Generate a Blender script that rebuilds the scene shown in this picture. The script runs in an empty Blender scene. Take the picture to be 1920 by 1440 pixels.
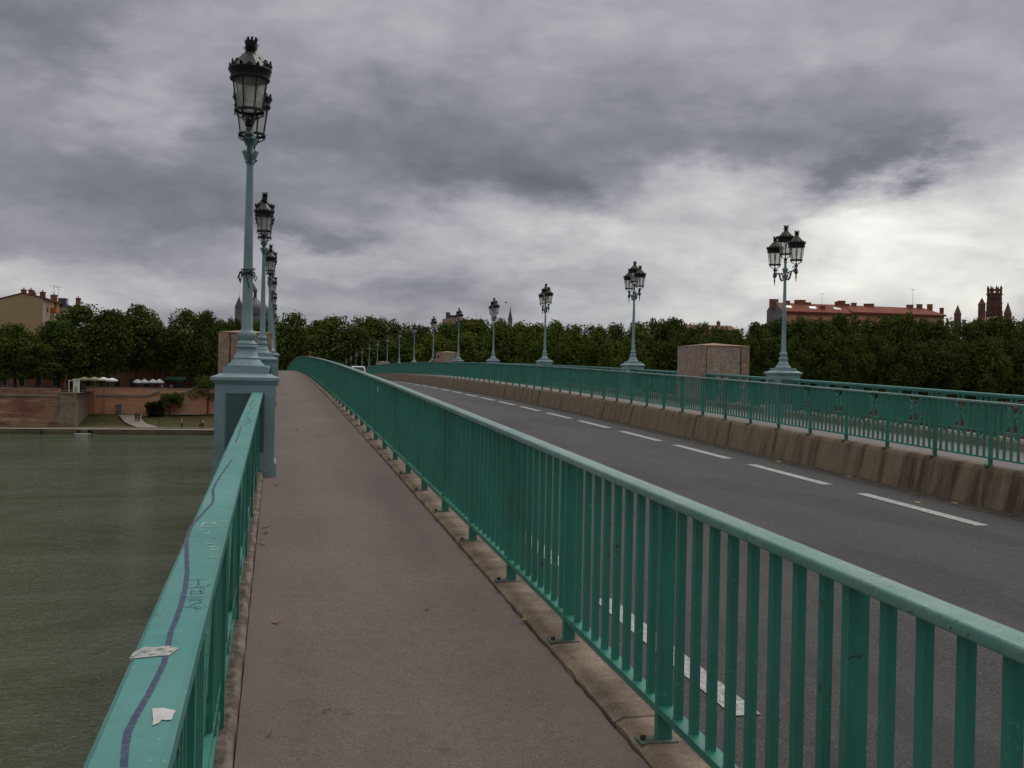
import bpy, bmesh, math, random
from math import sin, cos, pi, radians, sqrt, atan2, exp
from mathutils import Vector, Matrix
random.seed(7)
sc = bpy.context.scene
COL = sc.collection

# ------------------------------------------------------------------ bridge geometry (metres)
EYE = 1.6
SP, Y1 = 12.8696, 12.482             # lamp spacing along the bridge, first lamp in view
XL, XR = -0.344, 13.154              # the two lamp rows
DZR = -0.064                         # right side sits a touch lower
ROADZ = -0.70
def prof(y):                         # hump of the deck
    return 0.0361307*y - 0.00019196*y*y + 3.418e-8*y**3
def slope(y):
    return (prof(y+.05)-prof(y-.05))/.1

# ------------------------------------------------------------------ camera
YAW, PIT, ROL, FPX = radians(12.683), radians(-0.4107), radians(1.1227), 1961.3
fw = Vector((sin(YAW)*cos(PIT), cos(YAW)*cos(PIT), sin(PIT)))
rt = Vector((cos(YAW), -sin(YAW), 0)); up = rt.cross(fw)
r2 = rt*cos(ROL)+up*sin(ROL); u2 = up*cos(ROL)-rt*sin(ROL)
EYEP = Vector((0, 0, EYE))
cam = bpy.data.cameras.new('camera'); camo = bpy.data.objects.new('camera', cam); COL.objects.link(camo)
camo.matrix_world = Matrix(((r2.x, u2.x, -fw.x, 0), (r2.y, u2.y, -fw.y, 0), (r2.z, u2.z, -fw.z, EYE), (0, 0, 0, 1)))
cam.sensor_width = 36; cam.lens = FPX/1920*36; cam.clip_end = 9000; cam.clip_start = .05
sc.camera = camo
def ray(px, py):
    return fw + r2*((px-960)/FPX) - u2*((py-720)/FPX)
def P(px, py, Y):                    # survey helper: point at distance Y along the bridge
    d = ray(px, py); return EYEP + d*(Y/d.y)
def PZ(px, py, z):
    d = ray(px, py); return EYEP + d*((z-EYE)/d.z)
def on_deck(px, py, dz):             # point on a surface dz above the deck
    d = ray(px, py); t = 1.0
    lo, hi = .05, 90.
    for _ in range(60):
        m = (lo+hi)/2; q = EYEP+d*m
        if q.z > prof(q.y)+dz: lo = m
        else: hi = m
    return EYEP + d*lo

# ------------------------------------------------------------------ mesh helpers
class MB:
    def __init__(s): s.v = []; s.f = []; s.sm = []; s.mi = []; s.cur = 0
    def add(s, vs, fs, smooth=False):
        o = len(s.v); s.v += [tuple(q) for q in vs]
        for f in fs: s.f.append(tuple(i+o for i in f)); s.sm.append(smooth); s.mi.append(s.cur)
    def box(s, x0, x1, y0, y1, z0, z1, sh=None):
        vs = [(x, y, z+(sh(y) if sh else 0)) for x in (x0, x1) for y in (y0, y1) for z in (z0, z1)]
        s.add(vs, [(0, 1, 3, 2), (4, 6, 7, 5), (0, 4, 5, 1), (2, 3, 7, 6), (0, 2, 6, 4), (1, 5, 7, 3)])
    def obox(s, c, hx, hy, hz, rz=0, taper=1.0):
        vs = []
        for sx in (-1, 1):
            for sy in (-1, 1):
                for szz in (-1, 1):
                    k = taper if szz > 0 else 1
                    x, y = sx*hx*k, sy*hy*k
                    vs.append((c[0]+x*cos(rz)-y*sin(rz), c[1]+x*sin(rz)+y*cos(rz), c[2]+szz*hz))
        s.add(vs, [(0, 1, 3, 2), (4, 6, 7, 5), (0, 4, 5, 1), (2, 3, 7, 6), (0, 2, 6, 4), (1, 5, 7, 3)])
    def bar(s, a, b, w, d, side=Vector((1, 0, 0))):    # flat bar from a to b
        a, b = Vector(a), Vector(b); t = (b-a).normalized(); n = t.cross(side)
        if n.length < 1e-4: n = t.cross(Vector((0, 1, 0)))
        n.normalize(); m = n.cross(t)
        vs = []
        for q in (a, b):
            for i, j in ((-1, -1), (1, -1), (1, 1), (-1, 1)): vs.append(q+n*(i*w/2)+m*(j*d/2))
        s.add(vs, [(0, 3, 2, 1), (4, 5, 6, 7), (0, 1, 5, 4), (1, 2, 6, 5), (2, 3, 7, 6), (3, 0, 4, 7)])
    def tube(s, pts, r, n=8, caps=True, smooth=True):
        pts = [Vector(p) for p in pts]; rs = r if isinstance(r, (list, tuple)) else [r]*len(pts)
        vs = []; ref = None
        for i, p in enumerate(pts):
            t = (pts[min(i+1, len(pts)-1)]-pts[max(i-1, 0)])
            if t.length < 1e-9: t = Vector((0, 0, 1))
            t.normalize()
            if ref is None:
                ref = Vector((1, 0, 0)) if abs(t.x) < .9 else Vector((0, 1, 0))
            u = (ref - t*ref.dot(t)); u.normalize(); w = t.cross(u); ref = u
            for k in range(n):
                a = 2*pi*k/n; vs.append(p+(u*cos(a)+w*sin(a))*rs[i])
        fs = [(i*n+k, i*n+(k+1) % n, (i+1)*n+(k+1) % n, (i+1)*n+k) for i in range(len(pts)-1) for k in range(n)]
        if caps: fs += [tuple(range(n-1, -1, -1)), tuple((len(pts)-1)*n+k for k in range(n))]
        s.add(vs, fs, smooth)
    def lathe(s, pr, n=20, c=(0, 0, 0), smooth=True, rot=0, caps=True):
        vs = []
        for r, z in pr:
            for k in range(n):
                a = 2*pi*k/n+rot; vs.append((c[0]+r*cos(a), c[1]+r*sin(a), c[2]+z))
        fs = [(i*n+k, i*n+(k+1) % n, (i+1)*n+(k+1) % n, (i+1)*n+k) for i in range(len(pr)-1) for k in range(n)]
        if caps: fs += [tuple(range(n-1, -1, -1)), tuple((len(pr)-1)*n+k for k in range(n))]
        s.add(vs, fs, smooth)
    def strip(s, sec, y0, y1, step=1.0, closed=True, smooth=False, jit=None, zf=prof):   # a cross-section run along the deck
        n = max(1, int(math.ceil((y1-y0)/step))); m = len(sec); vs = []
        for i in range(n+1):
            y = y0+(y1-y0)*i/n; z = zf(y)
            for k, (x, h) in enumerate(sec):
                dx, dz = jit(k, y) if jit else (0, 0)
                vs.append((x+dx, y, z+h+dz))
        fs = []
        for i in range(n):
            for k in range(m if closed else m-1):
                k2 = (k+1) % m; fs.append((i*m+k, (i+1)*m+k, (i+1)*m+k2, i*m+k2))
        if closed: fs += [tuple(range(m)), tuple(n*m+k for k in range(m-1, -1, -1))]
        s.add(vs, fs, smooth)
    def poly(s, pts, h=None, d=Vector((0, 0, 1))):      # flat polygon, with thickness h along d
        n = len(pts); pts = [Vector(p) for p in pts]
        if not h: s.add(pts, [tuple(range(n))]); return
        top = [p+d*h for p in pts]
        s.add(pts+top, [tuple(range(n-1, -1, -1)), tuple(range(n, 2*n))]+[(i, (i+1) % n, n+(i+1) % n, n+i) for i in range(n)])
    def mesh(s, name, mats):
        me = bpy.data.meshes.new(name); me.from_pydata(s.v, [], s.f)
        for m in (mats if isinstance(mats, (list, tuple)) else [mats]): me.materials.append(m)
        me.polygons.foreach_set('use_smooth', s.sm); me.polygons.foreach_set('material_index', s.mi)
        bm = bmesh.new(); bm.from_mesh(me); bmesh.ops.recalc_face_normals(bm, faces=bm.faces); bm.to_mesh(me); bm.free()
        if any(s.sm): me.set_sharp_from_angle(angle=radians(40))
        return me
    def build(s, name, mats, parent=None, loc=None):
        return link(name, s.mesh(name, mats), parent, loc)
def link(name, me, parent=None, loc=None, rz=0):
    o = bpy.data.objects.new(name, me); COL.objects.link(o)
    if parent: o.parent = parent
    if loc is not None: o.location = loc
    if rz: o.rotation_euler.z = rz
    return o
def tag(o, label, cat, group=None, kind=None):
    o['label'] = label; o['category'] = cat
    if group: o['group'] = group
    if kind: o['kind'] = kind
    return o
def thing(name, label, cat, loc=(0, 0, 0), rz=0, group=None):
    o = bpy.data.objects.new(name, None); COL.objects.link(o); o.location = loc; o.rotation_euler.z = rz
    o.empty_display_size = .2
    return tag(o, label, cat, group)
def struct(o, label=None):
    o['kind'] = 'structure'
    if label: o['label'] = label
    return o
def copy_tree(o, parent=None):
    c = o.copy(); COL.objects.link(c)
    if parent: c.parent = parent
    for ch in o.children: copy_tree(ch, c)
    return c
ORD = ['first', 'second', 'third', 'fourth', 'fifth', 'sixth', 'seventh', 'eighth', 'ninth', 'tenth', 'eleventh', 'twelfth', 'thirteenth', 'fourteenth', 'fifteenth', 'sixteenth', 'seventeenth', 'eighteenth', 'nineteenth', 'twentieth']

# ------------------------------------------------------------------ materials
class NT:
    def __init__(s, tree): s.t = tree; s.n = tree.nodes; s.l = tree.links
    def new(s, typ, **kw):
        n = s.n.new(typ)
        for k, v in kw.items():
            if k.startswith('i_'):
                key = k[2:]; n.inputs[int(key) if key.isdigit() else key.replace('_', ' ')].default_value = v
            else: setattr(n, k, v)
        return n
    def put(s, a, b):
        s.l.new(a, b)
    def math(s, op, a, b=None, clamp=False):
        n = s.n.new('ShaderNodeMath'); n.operation = op; n.use_clamp = clamp
        for i, v in enumerate((a, b)):
            if v is None: continue
            if isinstance(v, (int, float)): n.inputs[i].default_value = v
            else: s.l.new(v, n.inputs[i])
        return n.outputs[0]
    def ramp(s, f, stops, interp='LINEAR'):
        n = s.n.new('ShaderNodeValToRGB'); cr = n.color_ramp; cr.interpolation = interp
        while len(cr.elements) > 1: cr.elements.remove(cr.elements[-1])
        for i, (p, c) in enumerate(stops):
            e = cr.elements[0] if i == 0 else cr.elements.new(p)
            e.position = p; e.color = (*c, 1) if len(c) == 3 else c
        s.l.new(f, n.inputs[0]); return n.outputs[0]
    def mix(s, fac, a, b, mode='MIX'):
        n = s.n.new('ShaderNodeMix'); n.data_type = 'RGBA'; n.blend_type = mode
        for k, v in ((0, fac), (6, a), (7, b)):
            if isinstance(v, (int, float)): n.inputs[k].default_value = v
            elif isinstance(v, (tuple, list)): n.inputs[k].default_value = (*v, 1) if len(v) == 3 else v
            else: s.l.new(v, n.inputs[k])
        return n.outputs[2]
    def noise(s, vec, scale, detail=4, rough=.55, dist=0.0, out=0):
        n = s.new('ShaderNodeTexNoise', i_Scale=scale, i_Detail=detail, i_Roughness=rough, i_Distortion=dist)
        if vec is not None: s.l.new(vec, n.inputs['Vector'])
        return n.outputs[out]
    def scale(s, vec, v):
        n = s.new('ShaderNodeMapping'); n.inputs['Scale'].default_value = v; s.l.new(vec, n.inputs['Vector']); return n.outputs[0]
def mat(name, rough=.6, metal=0.0, spec=.5):
    m = bpy.data.materials.new(name); m.use_nodes = True
    t = NT(m.node_tree); b = t.n['Principled BSDF']
    b.inputs['Roughness'].default_value = rough; b.inputs['Metallic'].default_value = metal
    b.inputs['Specular IOR Level'].default_value = spec
    tc = t.new('ShaderNodeTexCoord'); return m, t, b, tc.outputs['Object']
def bump(t, b, h, strength=.3, dist=.01):
    n = t.new('ShaderNodeBump', i_Strength=strength, i_Distance=dist); t.put(h, n.inputs['Height']); t.put(n.outputs[0], b.inputs['Normal'])
def simple(name, c1, c2=None, scale=3, rough=.6, metal=0., spec=.5, bscale=None, bstr=.2, lo=.35, hi=.65):
    m, t, b, oc = mat(name, rough, metal, spec)
    c2 = c2 or tuple(x*.75 for x in c1)
    f = t.noise(oc, scale, 5)
    t.put(t.ramp(f, [(lo, c2), (hi, c1)]), b.inputs['Base Color'])
    if bscale: bump(t, b, t.noise(oc, bscale, 3), bstr)
    return m

def paint(name, c, dirt, fade, rough=.42):
    m, t, b, oc = mat(name, rough, 0, .5)
    a = t.noise(oc, 1.7, 5); d = t.noise(t.scale(oc, (14, 14, 2.2)), 1.6, 6, .65)
    col = t.mix(t.ramp(a, [(.4, (0, 0, 0)), (.7, (1, 1, 1))]), c, fade)
    col = t.mix(t.ramp(d, [(.56, (0, 0, 0)), (.74, (.55, .55, .55))]), col, dirt)
    v = t.noise(oc, 38, 4, .7)
    col = t.mix(t.ramp(v, [(.68, (0, 0, 0)), (.74, (.8, .8, .8))]), col, (.045, .03, .02))
    geo = t.new('ShaderNodeNewGeometry'); wp = geo.outputs['Position']
    g1_ = t.noise(wp, 1.1, 5, .6); col = t.mix(t.ramp(g1_, [(.48, (0,)*3), (.72, (.55,)*3)]), col, dirt)
    sp_ = t.noise(wp, 26, 5, .75); mk = t.noise(wp, 2.3, 3)
    ch = t.math('MULTIPLY', t.ramp(sp_, [(.60, (0,)*3), (.64, (1,)*3)]), t.ramp(mk, [(.50, (0,)*3), (.60, (1,)*3)]))
    col = t.mix(ch, col, (.075, .040, .022))
    pl_ = t.noise(wp, 33, 4, .7); col = t.mix(t.ramp(pl_, [(.64, (0,)*3), (.68, (.6,)*3)]), col, tuple(min(1, x*1.5+.03) for x in fade))
    t.put(col, b.inputs['Base Color'])
    t.put(t.ramp(t.noise(oc, 9, 4), [(.3, (rough-.1,)*3), (.7, (rough+.18,)*3)]), b.inputs['Roughness'])
    bump(t, b, t.noise(oc, 60, 3), .08, .004)
    return m
M = {}
M['green'] = paint('green_paint', (.036, .230, .172), (.028, .108, .086), (.050, .262, .200))
M['green_rail_sheen'] = paint('green_handrail_painted_sheen', (.125, .285, .240), (.080, .170, .145), (.250, .370, .335), .28)  # handrail green paled: the sky's reflection on its top is put into the colour
M['green_cap'] = paint('green_cap_paint', (.060, .255, .228), (.048, .17, .15), (.105, .300, .275), .5)
M['bluegrey'] = paint('blue_grey_paint', (.225, .345, .368), (.125, .180, .190), (.285, .390, .410), .5)
M['bracket'] = paint('dark_bracket_paint', (.045, .085, .085), (.02, .03, .03), (.06, .11, .11), .5)
M['panel'] = paint('green_grey_panel_paint', (.075, .140, .135), (.035, .06, .058), (.10, .17, .165), .5)
M['bronze'] = simple('dark_bronze', (.018, .019, .017), (.010, .011, .010), 14, .5, .3)
M['rooftin'] = simple('lantern_roof_tin', (.060, .063, .052), (.03, .033, .027), 9, .5, .2)
M['plate'] = simple('grimy_base_plate', (.15, .19, .16), (.10, .10, .08), 18, .8)
M['bolt'] = simple('rusty_bolt', (.05, .03, .018), None, 30, .7)

def asphalt(name, c1, c2, speck, big, gr=.8, wear=0):
    m, t, b, oc = mat(name, .82, 0, .35)
    f = t.noise(oc, big, 6, .6); g = t.noise(t.scale(oc, (1, .25, 1)), 2.2, 4, .6)
    col = t.ramp(f, [(.33, c2), (.67, c1)])
    col = t.mix(t.ramp(g, [(.35, (.0,)*3), (.7, (.35,)*3)]), col, tuple(x*.8 for x in c2))
    for sc_, lo_, hi_ in ((150, .55, .64), (72, .57, .66)):
        sp = t.noise(oc, sc_, 2, .7)
        col = t.mix(t.ramp(sp, [(lo_, (0,)*3), (hi_, (gr,)*3)]), col, speck)
        col = t.mix(t.ramp(sp, [(1-hi_, (gr,)*3), (1-lo_, (0,)*3)]), col, tuple(x*.42 for x in c2))
    md = t.noise(oc, 14, 4, .65); col = t.mix(t.ramp(md, [(.38, (.35,)*3), (.55, (0,)*3)]), col, tuple(x*.7 for x in c2))
    sx = t.new('ShaderNodeSeparateXYZ'); t.put(oc, sx.inputs[0])
    if wear:      # polished wheel tracks and dark oil line, broken up
        wob = t.math('ADD', sx.outputs[0], t.math('MULTIPLY', t.math('SUBTRACT', t.noise(t.scale(oc, (0, .05, 0)), 1.0, 3), .5), .8))
        tr_ = t.math('SINE', t.math('MULTIPLY', wob, 3.5))
        br = t.noise(t.scale(oc, (1.5, .12, 1)), 1.0, 5, .6)
        k_ = t.math('MULTIPLY', t.math('MULTIPLY', t.math('ADD', tr_, .6, True), br), .40, True)
        col = t.mix(k_, col, tuple(x*1.5 for x in c1))
        pt = t.noise(t.scale(oc, (.6, .18, 1)), 1.0, 2, .4)
        col = t.mix(t.ramp(pt, [(.58, (0,)*3), (.60, (.3,)*3)]), col, tuple(x*.55 for x in c2))
    else:
        pt = t.noise(t.scale(oc, (1.1, .3, 1)), 1.0, 5, .65); col = t.mix(t.ramp(pt, [(.5, (0,)*3), (.68, (.4,)*3)]), col, tuple(x*.72 for x in c2))
        ed = t.noise(t.scale(oc, (2, .8, 1)), 1.2, 5, .6)
        e1 = t.math('MULTIPLY', t.math('SUBTRACT', t.math('ABSOLUTE', t.math('SUBTRACT', sx.outputs[0], .635)), .52), 4.0, True)
        col = t.mix(t.math('MULTIPLY', e1, t.math('MULTIPLY', ed, 1.0)), col, tuple(x*1.12 for x in c1))
    vo = t.new('ShaderNodeTexVoronoi', feature='DISTANCE_TO_EDGE', i_Scale=.42); t.put(t.noise(oc, 1.2, 4, .6, out=1), vo.inputs['Vector']) if 0 else None
    wv_ = t.new('ShaderNodeVectorMath', operation='ADD'); t.put(oc, wv_.inputs[0]); t.put(t.noise(oc, 2.2, 5, .65, out=1), wv_.inputs[1]); t.put(wv_.outputs[0], vo.inputs['Vector'])
    cm = t.noise(oc, .33, 2)
    ck = t.math('MULTIPLY', t.math('LESS_THAN', vo.outputs['Distance'], .0022 if wear else -1), t.math('GREATER_THAN', cm, .50))
    col = t.mix(t.math('MULTIPLY', ck, .6), col, tuple(x*.4 for x in c2))
    st = t.noise(oc, 5.5, 3, .5)
    col = t.mix(t.ramp(st, [(.705, (0,)*3), (.735, (.45,)*3)]), col, tuple(x*.45 for x in c2))
    t.put(col, b.inputs['Base Color'])
    bump(t, b, t.noise(oc, 110, 3, .7), .9, .010)
    return m
M['path'] = asphalt('reddish_path_asphalt', (.224, .176, .156), (.176, .138, .122), (.30, .245, .22), .8, .6)
M['road'] = asphalt('road_asphalt', (.068, .065, .065), (.050, .048, .049), (.19, .18, .175), .5, 1.0, 1)
M['rpath'] = asphalt('grey_path_asphalt', (.225, .205, .20), (.18, .165, .16), (.3, .28, .27), .5, .5)
# worn white road paint
m, t, b, oc = mat('worn_road_paint', .7)
f = t.noise(oc, 22, 5, .7); cr = t.noise(oc, 5, 6, .75, 1.2)
col = t.mix(t.ramp(f, [(.36, (1,)*3), (.54, (0,)*3)]), (.50, .49, .475), (.20, .19, .185))
col = t.mix(t.ramp(cr, [(.485, (0,)*3), (.5, (1,)*3), (.515, (0,)*3)]), col, (.08, .075, .07))
t.put(col, b.inputs['Base Color']); M['roadpaint'] = m
# concrete of the barrier with dark run-off streaks
def concrete(name, c1, c2, streak, amt, grow=False):
    m, t, b, oc = mat(name, .85, 0, .3)
    f = t.noise(oc, 3.2, 6, .62)
    col = t.ramp(f, [(.3, c2), (.7, c1)])
    w = t.noise(oc, .8, 3)
    sv = t.scale(oc, (1.5, 2.6, .12)); s1 = t.noise(sv, 1.0, 6, .68, .3)
    if grow:      # dark run-off is heavy on the first lengths, thin further along
        sy = t.new('ShaderNodeSeparateXYZ'); t.put(oc, sy.inputs[0])
        gm = t.new('ShaderNodeMapRange', interpolation_type='SMOOTHSTEP'); t.put(t.math('ADD', sy.outputs[1], t.math('MULTIPLY', w, 6.0)), gm.inputs[0])
        gm.inputs[1].default_value = 16; gm.inputs[2].default_value = 24; gm.inputs[3].default_value = 0.02; gm.inputs[4].default_value = -.062
        s1 = t.math('ADD', s1, gm.outputs[0])
    col = t.mix(t.ramp(s1, [(.44, (0,)*3), (.60, (amt,)*3)]), col, streak)
    s2 = t.noise(t.scale(oc, (2, 9, .5)), 1.0, 4, .6)
    col = t.mix(t.ramp(s2, [(.55, (0,)*3), (.68, (.5,)*3)]), col, tuple(x*1.25 for x in c1))
    # joints between the cast lengths
    sx = t.new('ShaderNodeSeparateXYZ'); t.put(oc, sx.inputs[0])
    fr = t.math('FRACT', t.math('DIVIDE', sx.outputs[1], 4.16)); j = t.math('MULTIPLY', t.math('LESS_THAN', fr, .005), .7)
    col = t.mix(j, col, (.02, .017, .014))
    gr = t.noise(oc, 70, 3, .7); col = t.mix(t.ramp(gr, [(.34, (.6,)*3), (.46, (0,)*3)]), col, tuple(x*.5 for x in c2)); col = t.mix(t.ramp(gr, [(.58, (0,)*3), (.70, (.5,)*3)]), col, tuple(x*1.35 for x in c1))
    t.put(col, b.inputs['Base Color']); bump(t, b, t.noise(oc, 45, 5, .75), .7, .012)
    return m
M['barrier'] = concrete('stained_concrete', (.268, .204, .142), (.205, .155, .107), (.052, .038, .027), .85, True)
M['kerb'] = concrete('weathered_kerb', (.385, .300, .220), (.225, .170, .120), (.10, .07, .05), .6)
# crusted ledge under the left parapet
m, t, b, oc = mat('crusted_ledge', .9, 0, .3)
f = t.noise(oc, 11, 6, .72); g = t.noise(oc, 38, 5, .7)
col = t.ramp(f, [(.30, (.04, .032, .025)), (.47, (.11, .085, .062)), (.58, (.19, .155, .12)), (.68, (.30, .26, .22))])
col = t.mix(t.ramp(g, [(.35, (.6,)*3), (.55, (0,)*3)]), col, (.06, .048, .036))
sx = t.new('ShaderNodeSeparateXYZ'); t.put(oc, sx.inputs[0])
eg = t.new('ShaderNodeMapRange', interpolation_type='SMOOTHSTEP'); t.put(t.math('ADD', sx.outputs[0], t.math('MULTIPLY', t.math('SUBTRACT', t.noise(oc, 9, 5, .7), .5), .10)), eg.inputs[0]); eg.inputs[1].default_value = -.172; eg.inputs[2].default_value = -.150; eg.inputs[3].default_value = 0; eg.inputs[4].default_value = .8
col = t.mix(t.math('MULTIPLY', eg.outputs[0], t.ramp(t.noise(oc, 5, 4), [(.4, (.2,)*3), (.6, (1,)*3)])), col, (.30, .26, .215))
t.put(col, b.inputs['Base Color']); bump(t, b, g, .8, .012); M['ledge'] = m
M['concrete_dark'] = simple('dark_deck_concrete', (.10, .09, .08), (.05, .045, .04), 1.5, .9)

def brick(name, c1, c2, mortar, stain, scale=1.0, graf=None, bw=.22, bh=.065, dark=.0):
    m, t, b, oc = mat(name, .88, 0, .25)
    # brick pattern on vertical faces: use x+y along, z up
    sx = t.new('ShaderNodeSeparateXYZ'); t.put(oc, sx.inputs[0])
    cx = t.new('ShaderNodeCombineXYZ'); t.put(t.math('ADD', sx.outputs[0], sx.outputs[1]), cx.inputs[0]); t.put(sx.outputs[2], cx.inputs[1])
    bk = t.new('ShaderNodeTexBrick', i_Scale=1.0, i_Mortar_Size=.008)
    bk.inputs['Brick Width'].default_value = bw; bk.inputs['Row Height'].default_value = bh
    bk.inputs['Color1'].default_value = (*c1, 1); bk.inputs['Color2'].default_value = (*c2, 1); bk.inputs['Mortar'].default_value = (*mortar, 1)
    t.put(cx.outputs[0], bk.inputs['Vector'])
    col = bk.outputs[0]
    f = t.noise(oc, scale, 6, .62)
    col = t.mix(t.ramp(f, [(.40, (0,)*3), (.66, (.8,)*3)]), col, stain)
    if scale > 2:
        k2 = t.noise(oc, 9, 5, .7); col = t.mix(t.ramp(k2, [(.36, (.65,)*3), (.50, (0,)*3)]), col, tuple(x*.45 for x in c2))
    g = t.noise(t.scale(oc, (1, 1, .22)), scale*2.3, 5, .6)
    col = t.mix(t.ramp(g, [(.52, (0,)*3), (.72, (.6,)*3)]), col, tuple(x*.4 for x in stain))
    if bw > .3:     # weathered courses
        h_ = t.noise(t.scale(oc, (.16, .16, 1.3)), 1.0, 6, .65)
        col = t.mix(t.ramp(h_, [(.54, (0,)*3), (.66, (.6,)*3)]), col, tuple(x*.5 for x in c2)); col = t.mix(t.ramp(h_, [(.36, (.7,)*3), (.46, (0,)*3)]), col, tuple(min(1, x*1.25) for x in stain))
    if graf:
        q = t.noise(oc, 7, 5, .6, 2.0)
        col = t.mix(t.ramp(q, [(.46, (0,)*3), (.5, (.7,)*3), (.54, (0,)*3)]), col, graf)
    t.put(col, b.inputs['Base Color']); bump(t, b, bk.outputs['Fac'], .3, .01)
    return m
M['brick_pink'] = brick('pink_brick', (.47, .315, .205), (.37, .240, .160), (.46, .36, .27), (.31, .23, .165), 2.6)
M['brick_graf'] = brick('scribbled_brick', (.47, .325, .240), (.37, .25, .19), (.46, .37, .30), (.32, .245, .19), 2.8, (.56, .52, .47))
M['brick_grey'] = brick('greyed_brick', (.42, .285, .225), (.33, .22, .18), (.41, .32, .27), (.28, .21, .18), 2.4, (.46, .40, .37))
M['brick_quay'] = brick('old_red_quay_brick', (.30, .135, .085), (.22, .10, .066), (.24, .15, .10), (.44, .32, .19), .30, None, .6, .2)
M['brick_orange'] = brick('orange_quay_brick', (.66, .28, .15), (.55, .23, .13), (.48, .27, .17), (.50, .34, .22), .30, None, .6, .2)
M['brick_tower'] = brick('purple_brown_brick', (.19, .095, .068), (.155, .078, .058), (.16, .09, .07), (.13, .07, .055), .1, None, .6, .25)
M['brick_house'] = brick('house_brick', (.33, .12, .07), (.27, .10, .06), (.27, .14, .1), (.24, .11, .07), .15, None, .5, .15)
M['slit'] = simple('dark_slit', (.012, .01, .009))
M['stone'] = brick('pale_quay_stone', (.30, .26, .185), (.24, .20, .145), (.13, .11, .08), (.20, .13, .09), .5, None, .9, .38)
M['coping'] = simple('stone_coping', (.33, .28, .22), (.22, .18, .14), .7, .9)
M['render_tan'] = simple('tan_gable_render', (.46, .345, .190), (.39, .290, .160), .25, .9, lo=.3, hi=.7)
M['render_ochre'] = simple('ochre_render', (.38, .22, .09), (.3, .17, .07), .4, .9)
M['render_pale'] = simple('pale_render', (.42, .37, .28), (.33, .29, .22), .4, .9)
M['grey_render'] = simple('grey_gable_render', (.20, .195, .195), (.155, .15, .15), .3, .9)
# tiles
def tiles(name, c1, c2, c3):
    m, t, b, oc = mat(name, .85, 0, .3)
    f = t.noise(oc, .35, 5, .6); w = t.new('ShaderNodeTexWave', i_Scale=1.3, i_Distortion=.6); t.put(oc, w.inputs[0])
    col = t.ramp(f, [(.3, c2), (.7, c1)]); col = t.mix(t.ramp(w.outputs[1], [(.2, (.45,)*3), (.6, (0,)*3)]), col, c3)
    t.put(col, b.inputs['Base Color']); return m
M['tile_red'] = tiles('red_roof_tile', (.31, .092, .052), (.23, .068, .040), (.13, .040, .026))
M['tile_brown'] = tiles('brown_roof_tile', (.24, .11, .07), (.16, .075, .05), (.09, .045, .03))
M['slate'] = simple('slate_roof', (.085, .085, .10), (.055, .055, .07), .6, .6)
M['glassdark'] = simple('dark_window', (.02, .022, .025), None, 1, .15)
M['skylight'] = simple('pale_skylight', (.55, .57, .58), None, 1, .2)
M['white'] = simple('white_paint', (.72, .72, .69), (.6, .6, .57), 2, .6)
M['canvas'] = simple('white_canvas', (.88, .87, .84), (.78, .77, .74), 1.5, .8)
M['cream'] = simple('cream_canvas', (.42, .36, .26), (.3, .26, .18), 1.5, .8)
M['greenawn'] = simple('green_awning_canvas', (.12, .38, .26), (.09, .3, .2), 1, .8)
M['orange'] = simple('orange_canvas', (.55, .16, .04), None, 1, .8)
M['metal'] = simple('grey_metal', (.16, .165, .17), None, 6, .4, .6)
M['door'] = simple('grey_steel_door', (.14, .145, .15), (.07, .075, .08), 2, .6)
M['bark'] = simple('plane_bark', (.085, .07, .05), (.045, .037, .027), 3, .9, bscale=8)
M['wire'] = simple('black_wire', (.012, .012, .012), None, 9, .5)
m, t, b, oc = mat('purple_spray', .5)
t.put(t.ramp(t.noise(oc, 25, 4), [(.35, (.045, .040, .115)), (.7, (.085, .075, .175))]), b.inputs['Base Color'])
tr = t.new('ShaderNodeBsdfTransparent'); mx = t.new('ShaderNodeMixShader'); t.put(t.ramp(t.noise(oc, 130, 4, .75), [(.38, (.15,)*3), (.56, (.92,)*3)]), mx.inputs[0]); t.put(tr.outputs[0], mx.inputs[1]); t.put(b.outputs[0], mx.inputs[2]); t.put(mx.outputs[0], t.n['Material Output'].inputs[0]); M['purple'] = m
M['black_ink'] = simple('black_marker', (.035, .05, .06), (.05, .10, .10), 120, .6)
M['chalk'] = simple('pale_scratch', (.62, .66, .65), (.38, .50, .47), 140, .8)
M['lilac'] = simple('lilac_spray', (.42, .40, .55), (.2, .3, .3), 25, .6)
M['tape'] = simple('torn_paper', (.50, .46, .44), (.30, .36, .33), 32, .85)
M['paper'] = simple('white_paper', (.66, .62, .61), (.50, .50, .48), 18, .85)
for k_, lo_, hi_ in (('tape', .36, .50), ('paper', .27, .36)):
    t = NT(M[k_].node_tree); b_ = t.n['Principled BSDF']; g_ = t.new('ShaderNodeNewGeometry'); tr = t.new('ShaderNodeBsdfTransparent'); mx = t.new('ShaderNodeMixShader')
    t.put(t.ramp(t.noise(g_.outputs['Position'], 75, 5, .7), [(lo_, (.0,)*3), (hi_, (1,)*3)]), mx.inputs[0]); t.put(tr.outputs[0], mx.inputs[1]); t.put(b_.outputs[0], mx.inputs[2]); t.put(mx.outputs[0], t.n['Material Output'].inputs[0])
M['leaf_y'] = simple('yellow_leaf', (.42, .27, .06), (.30, .19, .05), 60, .7)
M['leaf_b'] = simple('brown_leaf', (.17, .10, .045), (.10, .06, .03), 60, .7)
M['skin'] = simple('skin', (.50, .30, .21), None, 5, .6)
M['hair'] = simple('dark_hair', (.03, .02, .015), None, 20, .6)
M['carwhite'] = simple('white_car_paint', (.74, .75, .76), (.70, .71, .72), 1, .25)
M['tyre'] = simple('tyre_rubber', (.015, .015, .015), None, 9, .8)
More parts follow.
